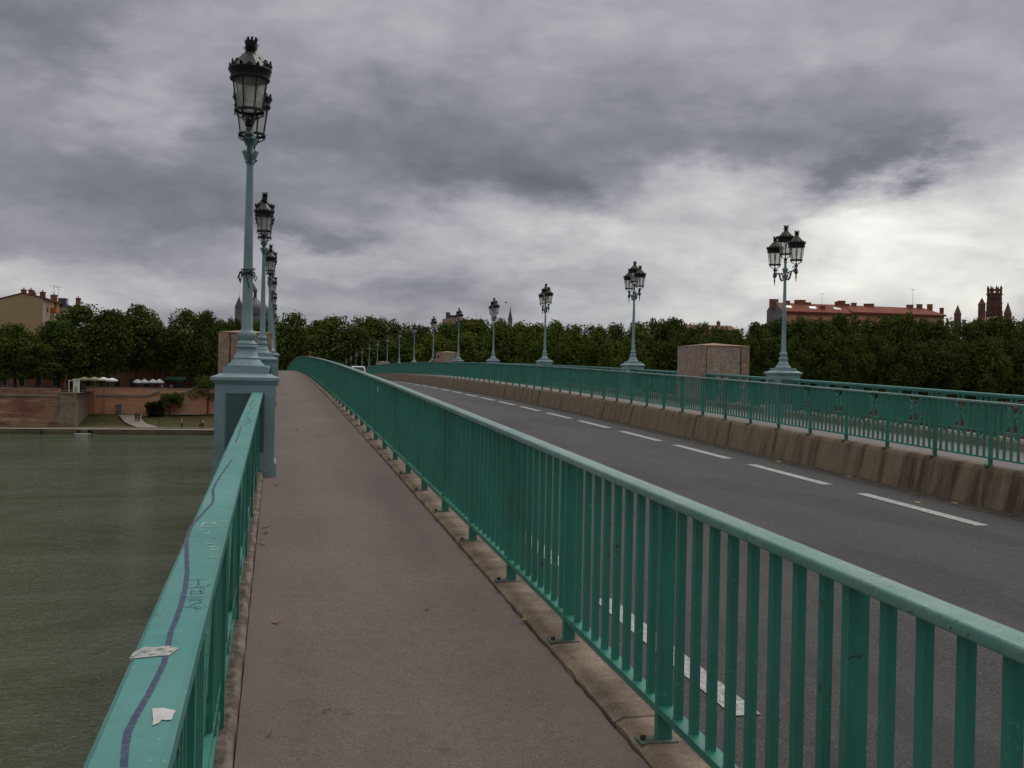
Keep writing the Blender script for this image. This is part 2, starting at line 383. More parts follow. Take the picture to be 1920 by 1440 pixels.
M['redlamp'] = simple('red_lamp_plastic', (.35, .015, .012), None, 9, .3)
def cloth(name, c): return simple(name, c, tuple(x*.7 for x in c), 8, .85)
# milky lantern glass
m, t, b, oc = mat('milky_lantern_glass', .25)
tl = t.new('ShaderNodeBsdfTranslucent'); tl.inputs[0].default_value = (.80, .79, .75, 1); ms = t.new('ShaderNodeMixShader'); ms.inputs[0].default_value = .72; t.put(b.outputs[0], ms.inputs[1]); t.put(tl.outputs[0], ms.inputs[2])
tr = t.new('ShaderNodeBsdfTransparent'); tr.inputs[0].default_value = (.97, .96, .93, 1)
b.inputs['Base Color'].default_value = (.62, .62, .58, 1)
mx = t.new('ShaderNodeMixShader'); t.put(t.ramp(t.noise(oc, 7, 4), [(.35, (.30,)*3), (.7, (.50,)*3)]), mx.inputs[0])
t.put(tr.outputs[0], mx.inputs[1]); t.put(ms.outputs[0], mx.inputs[2]); t.put(mx.outputs[0], t.n['Material Output'].inputs[0]); M['glass'] = m
# foliage
def foliage(name, dark, mid, light):
    m, t, b, oc = mat(name, .85, 0, .08)
    g = t.new('ShaderNodeNewGeometry'); f = t.noise(oc, .75, 4, .6)
    r = t.math('ADD', t.math('MULTIPLY', g.outputs['Random Per Island'], .24), t.math('MULTIPLY', f, .88))
    col = t.ramp(r, [(.25, dark), (.55, mid), (.88, light)])
    t.put(col, b.inputs['Base Color'])
    tl = t.new('ShaderNodeBsdfTranslucent'); t.put(t.mix(.5, col, light), tl.inputs[0])
    mx = t.new('ShaderNodeMixShader'); mx.inputs[0].default_value = .12
    t.put(b.outputs[0], mx.inputs[1]); t.put(tl.outputs[0], mx.inputs[2]); t.put(mx.outputs[0], t.n['Material Output'].inputs[0])
    return m
M['fol_dark'] = foliage('dark_plane_foliage', (.022, .038, .008), (.055, .084, .013), (.124, .162, .026))
M['fol_mid'] = foliage('green_plane_foliage', (.027, .046, .009), (.074, .105, .016), (.158, .188, .030))
M['fol_yel'] = foliage('yellowing_plane_foliage', (.034, .058, .009), (.086, .118, .016), (.172, .198, .030))
M['fol_bush'] = foliage('dark_bush_foliage', (.008, .014, .006), (.018, .03, .010), (.04, .06, .018))
# grass
m, t, b, oc = mat('dry_bank_grass', .95, 0, .1)
f = t.noise(oc, .35, 6, .65); g = t.noise(oc, 3, 5, .7)
col = t.ramp(f, [(.36, (.040, .062, .016)), (.5, (.085, .075, .032)), (.66, (.135, .095, .045))])
col = t.mix(t.ramp(g, [(.3, (.5,)*3), (.6, (0,)*3)]), col, (.045, .05, .018)); t.put(col, b.inputs['Base Color']); M['grass'] = m
M['gravel'] = simple('pale_gravel', (.30, .27, .23), (.24, .215, .18), .8, .95)
M['quaystone'] = simple('quay_masonry', (.150, .122, .070), (.085, .070, .042), .5, .95, bscale=2)
M['ground'] = simple('town_ground', (.12, .10, .08), (.08, .07, .055), .1, .95)
# water
m, t, b, oc = mat('river_water', .06, 0, .5)
b.inputs['IOR'].default_value = 1.33
f = t.noise(t.scale(oc, (.03, .06, 1)), 1, 5, .6)
t.put(t.ramp(f, [(.35, (.060, .082, .044)), (.65, (.088, .112, .066))]), b.inputs['Base Color'])
h1 = t.noise(t.scale(oc, (.9, 1.9, 1)), 1.25, 3, .55, .8); h2 = t.noise(t.scale(oc, (.9, 1.6, 1)), 4.4, 2, .5, .5); h3 = t.noise(t.scale(oc, (.06, .10, 1)), 1.0, 5, .6, .8)
amp = t.ramp(h3, [(.36, (.32,)*3), (.60, (1.2,)*3)])
hh = t.math('MULTIPLY', t.math('ADD', h1, t.math('MULTIPLY', h2, .75)), amp)
bump(t, b, hh, 1.0, .40); M['water'] = m

# ------------------------------------------------------------------ world: overcast sky
SUN_EL, SUN_AZ = radians(52), radians(40)
w = bpy.data.worlds.new('World'); sc.world = w; w.use_nodes = True
t = NT(w.node_tree); bg = t.n['Background']
tc = t.new('ShaderNodeTexCoord'); dv = tc.outputs['Generated']
sx = t.new('ShaderNodeSeparateXYZ'); t.put(dv, sx.inputs[0])
az = t.math('MULTIPLY', t.math('ARCTAN2', sx.outputs[0], sx.outputs[1]), 180/pi)
el = t.math('MULTIPLY', t.math('ARCSINE', sx.outputs[2]), 180/pi)
zc = t.math('ADD', t.math('MAXIMUM', sx.outputs[2], 0.0), .075)
pl = t.new('ShaderNodeCombineXYZ'); t.put(t.math('DIVIDE', sx.outputs[0], zc), pl.inputs[0]); t.put(t.math('DIVIDE', sx.outputs[1], zc), pl.inputs[1])
ae = t.new('ShaderNodeCombineXYZ'); t.put(az, ae.inputs[0]); t.put(el, ae.inputs[1])
# ragged edges: warp the cloud-bank coordinates
wn = t.new('ShaderNodeTexNoise', i_Scale=.20, i_Detail=8, i_Roughness=.62); t.put(t.scale(ae.outputs[0], (.8, 1.7, 1)), wn.inputs['Vector'])
sub = t.new('ShaderNodeVectorMath', operation='SUBTRACT'); t.put(wn.outputs['Color'], sub.inputs[0]); sub.inputs[1].default_value = (.5, .5, .5)
mul = t.new('ShaderNodeVectorMath', operation='MULTIPLY'); t.put(sub.outputs[0], mul.inputs[0]); mul.inputs[1].default_value = (15, 6.0, 0)
add = t.new('ShaderNodeVectorMath', operation='ADD'); t.put(ae.outputs[0], add.inputs[0]); t.put(mul.outputs[0], add.inputs[1])
AE = add.outputs[0]
#        az    el    sx   sy   rot  amount   soft
BANKS = [
 (29.0, 5.4, 18.0, 5.2, 2, .33), (36, 4.6, 12, 2.6, 4, .12), (35.5, 7.4, 11.0, 3.4, 6, .24), (29.5, 8.0, 7.0, 2.0, -2, .12), (38.5, 10.6, 7.5, 2.6, 12, .20), (24.0, 10.3, 7.0, 1.6, -6, .16),
 (18.5, 7.4, 7.0, 1.4, 0, .10), (12.0, 7.6, 8.0, 2.6, 5, .13), (19.0, 9.2, 6.0, 1.6, 8, .10), (7.0, 8.6, 5.0, 1.2, 8, .06),
 (-11.0, 3.9, 11.0, 1.7, 0, .20), (2.5, 6.0, 5.5, 1.2, 0, .15), (5.0, 3.4, 9, 1.0, 0, .08), (20, 3.2, 14, 1.0, 0, .08),
 (-7.4, 13.6, 4.2, 2.4, -10, .13), (5.0, 18.0, 12.0, 3.2, 4, .09), (30.0, 18.0, 16.0, 4.0, 0, .09), (37.5, 14.6, 6, 2.2, 10, .07), (16, 19.5, 10, 2.5, 0, .05),
 (8.5, 12.6, 10.0, 3.0, -6, -.130), (12.5, 10.9, 6.0, 1.3, -12, -.085), (-6.5, 9.4, 10.0, 2.8, -8, -.150), (-12.5, 16.6, 7.0, 2.6, 8, -.115), (-1.0, 12.2, 7, 2.0, -8, -.10),
 (20.5, 13.0, 8.0, 2.0, -4, -.065), (29.2, 9.7, 4.2, 1.5, 14, -.24), (32.5, 11.6, 4.0, 1.2, 20, -.12), (26.0, 13.0, 9, 2.0, -4, -.035), (33, 14.6, 7, 2.2, 10, -.05),
 (0.5, 7.4, 6.0, .9, -4, -.09), (10.5, 5.0, 7.0, 1.1, 0, -.08), (11.0, 3.6, 9.0, .9, 0, -.05), (21.5, 5.3, 6, .9, 0, -.07), (26, 3.8, 4, .9, 0, -.05),
]
val = None
for (a0, e0, s0, s1, ro, am) in BANKS:
    mp = t.new('ShaderNodeMapping'); mp.vector_type = 'TEXTURE'
    mp.inputs['Location'].default_value = (a0, e0, 0); mp.inputs['Rotation'].default_value = (0, 0, radians(ro)); mp.inputs['Scale'].default_value = (s0, s1, 1)
    t.put(AE, mp.inputs['Vector'])
    ln = t.new('ShaderNodeVectorMath', operation='LENGTH'); t.put(mp.outputs[0], ln.inputs[0])
    mr = t.new('ShaderNodeMapRange', interpolation_type='SMOOTHSTEP'); t.put(ln.outputs['Value'], mr.inputs[0])
    mr.inputs[1].default_value = 1.35; mr.inputs[2].default_value = 0; mr.inputs[3].default_value = 0; mr.inputs[4].default_value = am
    val = mr.outputs[0] if val is None else t.math('ADD', val, mr.outputs[0])
n1 = t.noise(pl.outputs[0], .55, 7, .56, .35); n2 = t.noise(pl.outputs[0], 1.9, 6, .58, .2); n3 = t.noise(t.scale(ae.outputs[0], (.12, .24, 1)), 1.0, 7, .58, .4)
tex = t.math('ADD', t.math('MULTIPLY', t.math('SUBTRACT', n1, .5), .20), t.math('MULTIPLY', t.math('SUBTRACT', n2, .5), .07))
tex = t.math('ADD', tex, t.math('MULTIPLY', t.math('SUBTRACT', n3, .5), .17))
n4 = t.noise(t.scale(ae.outputs[0], (.42, .95, 1)), 1.0, 7, .62, .5)
tex = t.math('ADD', tex, t.math('MULTIPLY', t.math('SUBTRACT', n4, .5), t.math('MULTIPLY', t.math('ADD', val, .45), .12)))
zen = t.new('ShaderNodeMapRange', interpolation_type='SMOOTHSTEP'); t.put(el, zen.inputs[0])
zen.inputs[1].default_value = 24; zen.inputs[2].default_value = 62; zen.inputs[3].default_value = 0; zen.inputs[4].default_value = .52
bv = t.math('ADD', t.math('ADD', t.math('ADD', val, .318), tex), zen.outputs[0])
sm = t.new('ShaderNodeMath', operation='SMOOTH_MAX'); t.put(bv, sm.inputs[0]); sm.inputs[1].default_value = .150; sm.inputs[2].default_value = .22
n5 = t.noise(t.scale(ae.outputs[0], (.15, .34, 1)), 1.0, 9, .56, .5)
n6 = t.noise(t.scale(ae.outputs[0], (.20, .40, 1)), 1.0, 5, .5, .4); bil = t.math('MULTIPLY', t.math('ABSOLUTE', t.math('SUBTRACT', n6, .5)), 2.0)
bv = t.math('MULTIPLY', sm.outputs[0], t.math('ADD', t.math('MULTIPLY', t.math('SUBTRACT', n5, .5), .66), t.math('ADD', t.math('MULTIPLY', bil, .26), .92)))
tint = t.ramp(bv, [(.12, (.935, .965, 1.13)), (.28, (.965, .97, 1.09)), (.44, (.985, .985, 1.05)), (.56, (1.0, .99, .985)), (.76, (1.03, 1.0, .945))])
cl = t.new('ShaderNodeVectorMath', operation='SCALE'); t.put(tint, cl.inputs[0]); t.put(t.math('MULTIPLY', bv, 10.0), cl.inputs['Scale'])
sky = t.new('ShaderNodeTexSky'); sky.sky_type = 'NISHITA'; sky.sun_disc = False; sky.sun_elevation = SUN_EL; sky.sun_rotation = SUN_AZ
out = t.mix(.97, sky.outputs[0], cl.outputs[0]); t.put(out, bg.inputs[0]); bg.inputs[1].default_value = .10
sun = bpy.data.lights.new('sun', 'SUN'); sun.energy = 1.0; sun.angle = radians(30); sun.color = (1, .96, .9)
so = bpy.data.objects.new('sun', sun); COL.objects.link(so)
sd = Vector((sin(SUN_AZ)*cos(SUN_EL), cos(SUN_AZ)*cos(SUN_EL), sin(SUN_EL))); so.rotation_euler = sd.to_track_quat('Z', 'Y').to_euler()
sc.view_settings.view_transform = 'Standard'; sc.view_settings.look = 'None'; sc.view_settings.exposure = 0; sc.view_settings.gamma = 1

# ------------------------------------------------------------------ deck, paths, road
YA, YB = -2.2, 246.0
b = MB(); b.strip([(-.50, -.06), (1.38, -.06), (1.38, -.80), (10.75, -.80), (10.75, -.20), (13.6, -.20), (13.6, -2.1), (-.50, -2.1)], YA, YB, 2)
struct(b.build('bridge_deck', M['concrete_dark']))
rj = random.Random(3)
jt = {}
def jitter(k, y):
    if k != 1: return (0, 0)
    key = round(y, 2)
    if key not in jt: jt[key] = rj.uniform(-.006, .006)
    return (jt[key], 0)
b = MB(); b.strip([(-.128, 0), (1.398, 0)], YA, 24, .09, closed=False, jit=jitter); b.strip([(-.128, 0), (1.398, 0)], 24, YB, 1, closed=False)
struct(b.build('footpath', M['path']))
b = MB(); b.strip([(10.83, -.095), (12.93, -.095)], YA, YB, 1, closed=False); struct(b.build('pavement', M['rpath']))
b = MB(); b.strip([(1.62, ROADZ), (10.5, ROADZ)], YA, YB, 1, closed=False); road = struct(b.build('road', M['road']))
# gutter of dust along the barrier
b = MB(); b.strip([(10.12, ROADZ+.004), (10.5, ROADZ+.004)], YA, YB, 1, closed=False)
m, t, bs, oc = mat('gutter_dust', .95, 0, .2); f = t.noise(oc, 6, 6, .75); t.put(t.ramp(f, [(.38, (.035, .03, .025)), (.5, (.085, .075, .064)), (.7, (.13, .115, .095))]), bs.inputs['Base Color'])
b.build('gutter', m, road)
def dash(x, y0, w=.15, L=3.0):
    d = MB(); d.strip([(x-w/2, ROADZ+.008), (x+w/2, ROADZ+.008)], y0, y0+L, .5, closed=False); d.build('lane_marking', M['roadpaint'], road)
for k in range(-1, 46):
    y = 12.3+4.06*k
    if y > 1: dash(9.29, y, .21)
for k in range(-1, 46):
    dash(2.90, 6.02+4.36*k, .19, 2.97)
# kerb ledge under the left parapet (broken at each lamp pedestal)
for side in (0, 1):
    b = MB()
    def jl(k, y):
        return ((rj.uniform(-.006, .006), rj.uniform(-.006, .004)) if k in (2, 3) else (0, 0))
    for k in range(-1, 18):
        a, c = Y1+SP*(k-1)+.375, Y1+SP*k-.375
        if a < YA: a = YA
        if side == 0: b.strip([(-.46, -.06), (-.46, .075), (-.160, .075), (-.132, .055), (-.132, -.06)], a, c, .12 if k < 1 else 1.5, jit=jl)
        else: b.strip([(12.92, -.2), (12.92, .05), (12.95, .075), (13.5, .075), (13.5, -.2)], a, c, 1.5)
    o = b.build('parapet_kerb', M['ledge'] if side == 0 else M['kerb'])
    tag(o, ['crusted brown stone ledge running under the near green parapet', 'brown stone kerb under the parapet beyond the road'][side], 'kerb')
# raised concrete kerb wall carrying the near guard rail, down to the road
b = MB()
def jk(k, y):
    return (rj.uniform(-.007, .007), rj.uniform(-.004, .004)) if k in (1, 2) else (0, 0)
b.strip([(1.412, -.05), (1.412, .012), (1.44, .028), (1.60, .030), (1.63, .0), (1.70, ROADZ-.02), (1.412, ROADZ-.02)], YA, 22, .11, jit=jk)
b.strip([(1.412, -.05), (1.412, .012), (1.44, .028), (1.60, .030), (1.63, .0), (1.70, ROADZ-.02), (1.412, ROADZ-.02)], 22, YB, 1)
tag(b.build('concrete_kerb_wall', M['kerb']), 'weathered brown concrete kerb under the near green guard rail', 'kerb')
b = MB(); b.strip([(10.46, ROADZ-.02), (10.58, -.16), (10.61, -.115), (10.65, -.095), (10.82, -.095), (10.82, ROADZ-.02)], YA, YB, 1)
tag(b.build('concrete_barrier', M['barrier']), 'dark streaked concrete barrier wall beyond the white dashes carrying the far guard rail', 'barrier')

# ------------------------------------------------------------------ guard rails
PSP = 1.3869
def post_mesh(side):
    b = MB(); b.box(-.030, .030, -.019, .019, -.02, .945); return b.mesh('post', M['green'])
def bal_mesh():
    b = MB(); b.box(-.014, .014, -.017, .017, .138, .945); return b.mesh('baluster', M['green'])
PM, BM_ = post_mesh(0), bal_mesh()
bp = MB(); bp.box(-.105, .05, -.045, .045, -.004, .006); BPM = bp.mesh('base_plate', M['plate'])
bb = MB(); bb.lathe([(.012, .006), (.012, .020), (.007, .024)], 6, (-.085, 0, 0)); BTM = bb.mesh('bolt', M['bolt'])
def guard_rail(X, dz, yph, label, first):
    root = thing('guard_rail', label, 'guard rail')
    sec = [(X-.024+sx_*.034+.009*cos(a), dz+.970+sz_*.010+.008*sin(a)) for sx_, sz_, a0 in ((1, 1, 0), (-1, 1, pi/2), (-1, -1, pi), (1, -1, 3*pi/2)) for a in (a0, a0+pi/6, a0+pi/3, a0+pi/2)]
    b = MB(); b.strip(sec, YA, 232, .7, smooth=True); hand = b.build('handrail', M['green_rail_sheen'], root)
    b = MB(); b.strip([(X-.032, dz+.112), (X-.032, dz+.140), (X+.032, dz+.140), (X+.032, dz+.112)], YA, 232, .7); b.build('lower_rail', M['green'], root)
    n0 = int((YA-yph)/PSP)+1 if X < 5 else int((11.5-yph)/PSP)
    posts, bars = [], []
    for n in range(int((YA-yph)/PSP)+1, int((230-yph)/PSP)):
        y = yph+n*PSP; posts.append(y)
        for k in range(1, 9): bars.append(y+PSP*k/9)
    posts.sort(key=lambda y: (y < first, y)); bars.sort(key=lambda y: (y < first, y))
    for i, lst in ((0, posts), (1, bars)):
        for y in lst[:100]:
            o = link('post' if i == 0 else 'baluster', PM if i == 0 else BM_, root, (X, y, prof(y)+dz))
            if i == 0 and first <= y < first+26:
                q = link('base_plate', BPM, o, (0, 0, 0)); link('bolt', BTM, q)
        b = MB()
        for y in lst[100:]:
            z = prof(y)+dz
            if i == 0: b.box(X-.030, X+.030, y-.019, y+.019, z-.02, z+.945)
            else: b.box(X-.014, X+.014, y-.017, y+.017, z+.138, z+.945)
        o = b.build('far_posts' if i == 0 else 'far_balusters', M['green'], root); o['kind'] = 'stuff'
    return root, hand
g1, hand1 = guard_rail(1.525, .028, 3.914, 'green guard rail of upright bars between the footpath and the road', 1.0)
g2, hand2 = guard_rail(10.677, -.095, 14.0, 'green guard rail of upright bars standing on the dark concrete barrier', 12.5)
# lilac spray and a torn sticker on the near rail
b = MB()
for (x0, y0, x1, y1) in ((1192, 908, 1214, 915), (1206, 911, 1250, 929), (1216, 920, 1244, 926), (1224, 913, 1240, 931), (1198, 915, 1226, 921)):
    a_, c_ = on_deck(x0, y0, .989), on_deck(x1, y1, .989); nrm = (c_-a_).cross(Vector((0, 0, 1))).normalized()*.006
    b.poly([a_-nrm, a_+nrm, c_+nrm*.4, c_-nrm*.4], .0015)
b.build('spray_paint_mark', M['lilac'], hand1)
q = P(708.5, 729.5, 1); d = ray(708.5, 729.5); q = EYEP+d*(1.503/d.x)
b = MB(); b.obox(q, .002, .045, .045); b.build('torn_sticker', M['paper'], g1)
q = EYEP+ray(627, 688)*(1.503/ray(627, 688).x); b = MB(); b.obox(q, .002, .06, .05); b.build('torn_sticker', M['tape'], g1)

# ------------------------------------------------------------------ parapet bays
def parapet_bay(X, dz, ya, yb, sgn, detail, label, group):
    root = thing('parapet_railing', label, 'railing', (0, 0, 0), 0, group)
    H = .959+dz
    cap = MB()
    cap.strip([(X-.061, H-.042), (X-.061, H-.010), (X-.050, H), (X+.050, H), (X+.061, H-.010), (X+.061, H-.042)], ya, yb, .8)
    cap.strip([(X-.03, H-.075), (X-.03, H-.042), (X+.03, H-.042), (X+.03, H-.075)], ya, yb, .8)
    L = yb-ya; n = max(1, int(round(L/1.52))); md = L/n
    parts = {'cap_rail': cap, 'middle_rail': MB(), 'lower_rail': MB()}
    for zz in (.775,): parts['middle_rail'].strip([(X-.022, dz+zz), (X-.022, dz+zz+.022), (X+.022, dz+zz+.022), (X+.022, dz+zz)], ya, yb, .8)
    for zz in (.125, .235): parts['lower_rail'].strip([(X-.022, dz+zz), (X-.022, dz+zz+.02), (X+.022, dz+zz+.02), (X+.022, dz+zz)], ya, yb, .8)
    def fill(i, mbp, mbl):
        y0 = ya+md*i; z = lambda y: prof(y)+dz
        mbp.box(X-.034, X+.034, y0-.018, y0+.018, .03+dz, .91+dz, prof)
        def V(y, a, b_, w=.022, d=.040, mb=mbl): mb.box(X-d/2, X+d/2, y-w/2, y+w/2, a+dz, b_+dz, prof)
        # upright flats either side of the crossed field
        c = y0+md/2; hw = .27
        ys = [y0+.075+k*.088 for k in range(5)]; ys = [y for y in ys if y < c-hw-.03]
        ys = ys+[2*c-y for y in ys]
        for y in ys: V(y, .252, .778)
        for y in (c-hw, c+hw): V(y, .252, .778, .03)
        # crossed flats with a plate in the waist
        za, zb = .257, .773
        for (a, b_) in ((c-hw, c+hw), (c+hw, c-hw)):
            mbl.bar((X+(.008 if a < b_ else -.008), a, z(a)+za), (X+(.008 if a < b_ else -.008), b_, z(b_)+zb), .062, .012)
        for s_ in (-1, 1):     # triangular gussets either side of the cross
            pts = [(X-.004, c+s_*(hw-.015), z(c+s_*hw)+za+.10), (X-.004, c+s_*.075, z(c)+.515), (X-.004, c+s_*(hw-.015), z(c+s_*hw)+zb-.10)]
            mbl.poly(pts, .008, Vector((1, 0, 0)))
        # short studs of the two friezes
        for k in (0.10, .165, .5-.045, .5+.045, .835, .90):
            y = y0+md*k
            V(y, .797, .885, .045); V(y, .145, .235, .03)
    if detail:
        for k, mb in parts.items(): mb.build(k, M['green_cap'] if k == 'cap_rail' else M['green'], root)
        for i in range(n):
            p_, l_ = MB(), MB(); fill(i, p_, l_); p_.build('post', M['green'], root); l_.build('lattice_panel', M['green'], root)
        p_ = MB(); p_.box(X-.034, X+.034, yb-.036, yb, .03+dz, .91+dz, prof); p_.build('post', M['green'], root)
    else:
        cap.build('cap_rail', M['green_cap'], root)
        mb = parts['middle_rail']; o = parts['lower_rail']; mb.add(o.v, o.f)
        for i in range(n): fill(i, mb, mb)
        mb.build('lattice', M['green'], root)
    return root
for k in range(0, 17):
    ya = (Y1+SP*(k-1)+.332) if k else YA; yb = Y1+SP*k-.332
    near = ['green crossed-flat parapet with a purple spray line along its flat cap, nearest the viewer', 'short stretch of green parapet hidden between the first and second lamp pedestals along the footpath'][k] if k < 2 else 'far green parapet bay behind lamp pedestals beside the footpath'
    bay = parapet_bay(-.209, 0, ya, yb, 1, k < 3, near, 'parapet bays along the footpath')
    if k == 0: bay0 = bay
    if k == 0: continue
    ya = Y1+SP*(k-1)+.332; yb = Y1+SP*k-.332
    lab = ['', 'green parapet beyond the far pavement, before the first far lamp', 'green crossed-flat parapet just beyond the first far lamp, interrupted by a brick block',
           'green parapet beyond the far pavement between the second and third far lamps', 'green parapet beyond the far pavement between the third and fourth far lamps'][k] if k < 5 else 'far green parapet bay beyond the far guard rail'
    parapet_bay(13.155, DZR, ya, yb, -1, k < 5, lab, 'parapet bays beyond the far pavement')
cap0 = [c for c in bay0.children if c.name.startswith('cap_rail')][0]
HC = .959
def stroke(pts, w, name, m, par, dz=.0012, width_from=None):
    pp = [on_deck(x, y, HC) for x, y in pts]; b = MB(); vs = []
    for i, p in enumerate(pp):
        t_ = (pp[min(i+1, len(pp)-1)]-pp[max(i-1, 0)]); t_.z = 0; t_.normalize(); n = Vector((-t_.y, t_.x, 0))
        ww = w[i] if isinstance(w, list) else w
        vs += [p+n*ww/2+Vector((0, 0, dz)), p-n*ww/2+Vector((0, 0, dz))]
    b.add(vs, [(2*i, 2*i+1, 2*i+3, 2*i+2) for i in range(len(pp)-1)])
    return b
line = [(232, 1440), (235, 1402), (240, 1372), (255, 1342), (277, 1305), (295, 1270), (309, 1240), (315, 1210), (320, 1185), (330, 1162), (340, 1133), (347, 1105), (351, 1075), (350, 1047), (350, 1012), (357, 989), (372, 972), (390, 952), (399, 943), (400, 931), (399, 918), (407, 902), (417, 887), (428, 872), (436, 860)]
ww = [.011, .012, .013, .012, .0115, .0115, .0115, .012, .012, .0125, .013, .013, .0125, .012, .0115, .0105, .010, .010, .0105, .011, .0105, .010, .009, .008, .006]
stroke(line, ww, '', None, None).build('spray_paint_line', M['purple'], cap0)
b = MB()
for pts, w_ in (([(452, 800), (449, 812), (441, 830)], .008), ([(478, 748), (468, 760), (472, 768), (460, 778)], .006), ([(455, 790), (466, 787), (462, 781), (470, 790), (459, 797)], .008)):
    o = stroke(pts, w_, '', None, None); b.add(o.v, o.f)
b.build('spray_paint_line', M['purple'], cap0)
b = MB()   # black felt-tip tag
def S(pts): return [(340+x/14.4, 1060+y/14.4) for x, y in pts]
for pts in ([(200, 405), (420, 400), (680, 380)], [(445, 360), (470, 520), (420, 525), (520, 515)], [(180, 525), (300, 530)], [(700, 560), (770, 520), (690, 570)], [(215, 630), (400, 590), (520, 615), (640, 620)], [(380, 575), (640, 600)],
            [(270, 700), (430, 715), (620, 680)], [(260, 790), (420, 770), (560, 770), (640, 745)], [(280, 690), (260, 790)], [(520, 680), (540, 770)], [(130, 850), (400, 870), (650, 860)], [(120, 930), (380, 920), (600, 930)],
            [(180, 985), (330, 945), (470, 950), (550, 1000), (330, 1060), (220, 1095)], [(70, 1135), (340, 1140), (500, 1105)], [(340, 1140), (420, 1185), (500, 1190), (520, 1150)], [(390, 1240), (430, 1245)]):
    o = stroke(S(pts), .0030, '', None, None, .0016); b.add(o.v, o.f)
b.build('marker_scribble', M['black_ink'], cap0)
b = MB()   # pale scratches
def S2(pts): return [(360+x/12, 940+y/12) for x, y in pts]
for pts, w_ in (([(580, 210), (670, 218)], .006), ([(535, 248), (655, 255)], .005), ([(520, 282), (630, 292)], .005), ([(475, 318), (590, 325)], .005), ([(430, 345), (540, 350)], .005), ([(400, 390), (490, 400)], .006),
                ([(200, 545), (290, 490), (420, 470), (530, 500), (490, 520), (390, 530)], .006), ([(200, 560), (400, 580), (660, 548)], .006), ([(160, 590), (290, 560)], .004), ([(660, 450), (790, 470)], .006), ([(60, 650), (190, 655), (280, 625)], .004), ([(280, 745), (410, 690)], .004),
                ([(300, 945), (460, 962)], .007), ([(395, 1022), (575, 1045)], .007), ([(425, 1093), (595, 1112)], .007), ([(390, 1255), (550, 1270)], .007)):
    o = stroke(S2(pts), w_, '', None, None, .0014); b.add(o.v, o.f)
for pts in ([(398, 904), (444, 903)], [(404, 896), (440, 898)], [(412, 890), (446, 892)]):
    o = stroke(pts, .005, '', None, None, .0014); b.add(o.v, o.f)
b.build('scratch_mark', M['chalk'], cap0)
def patch(pts, name, m):
    b = MB(); b.poly([on_deck(x, y, HC)+Vector((0, 0, .0014)) for x, y in pts], .0004); b.build(name, m, cap0)
patch([(242, 1236), (250, 1225), (262, 1219), (272, 1214), (292, 1215), (315, 1212), (336, 1217), (326, 1224), (318, 1230), (300, 1231), (280, 1233), (262, 1235)], 'tape_scrap', M['tape'])
patch([(285, 1330), (305, 1329), (330, 1334), (325, 1341), (322, 1351), (312, 1352), (303, 1351), (298, 1357), (286, 1362), (287, 1350)], 'paper_scrap', M['paper'])

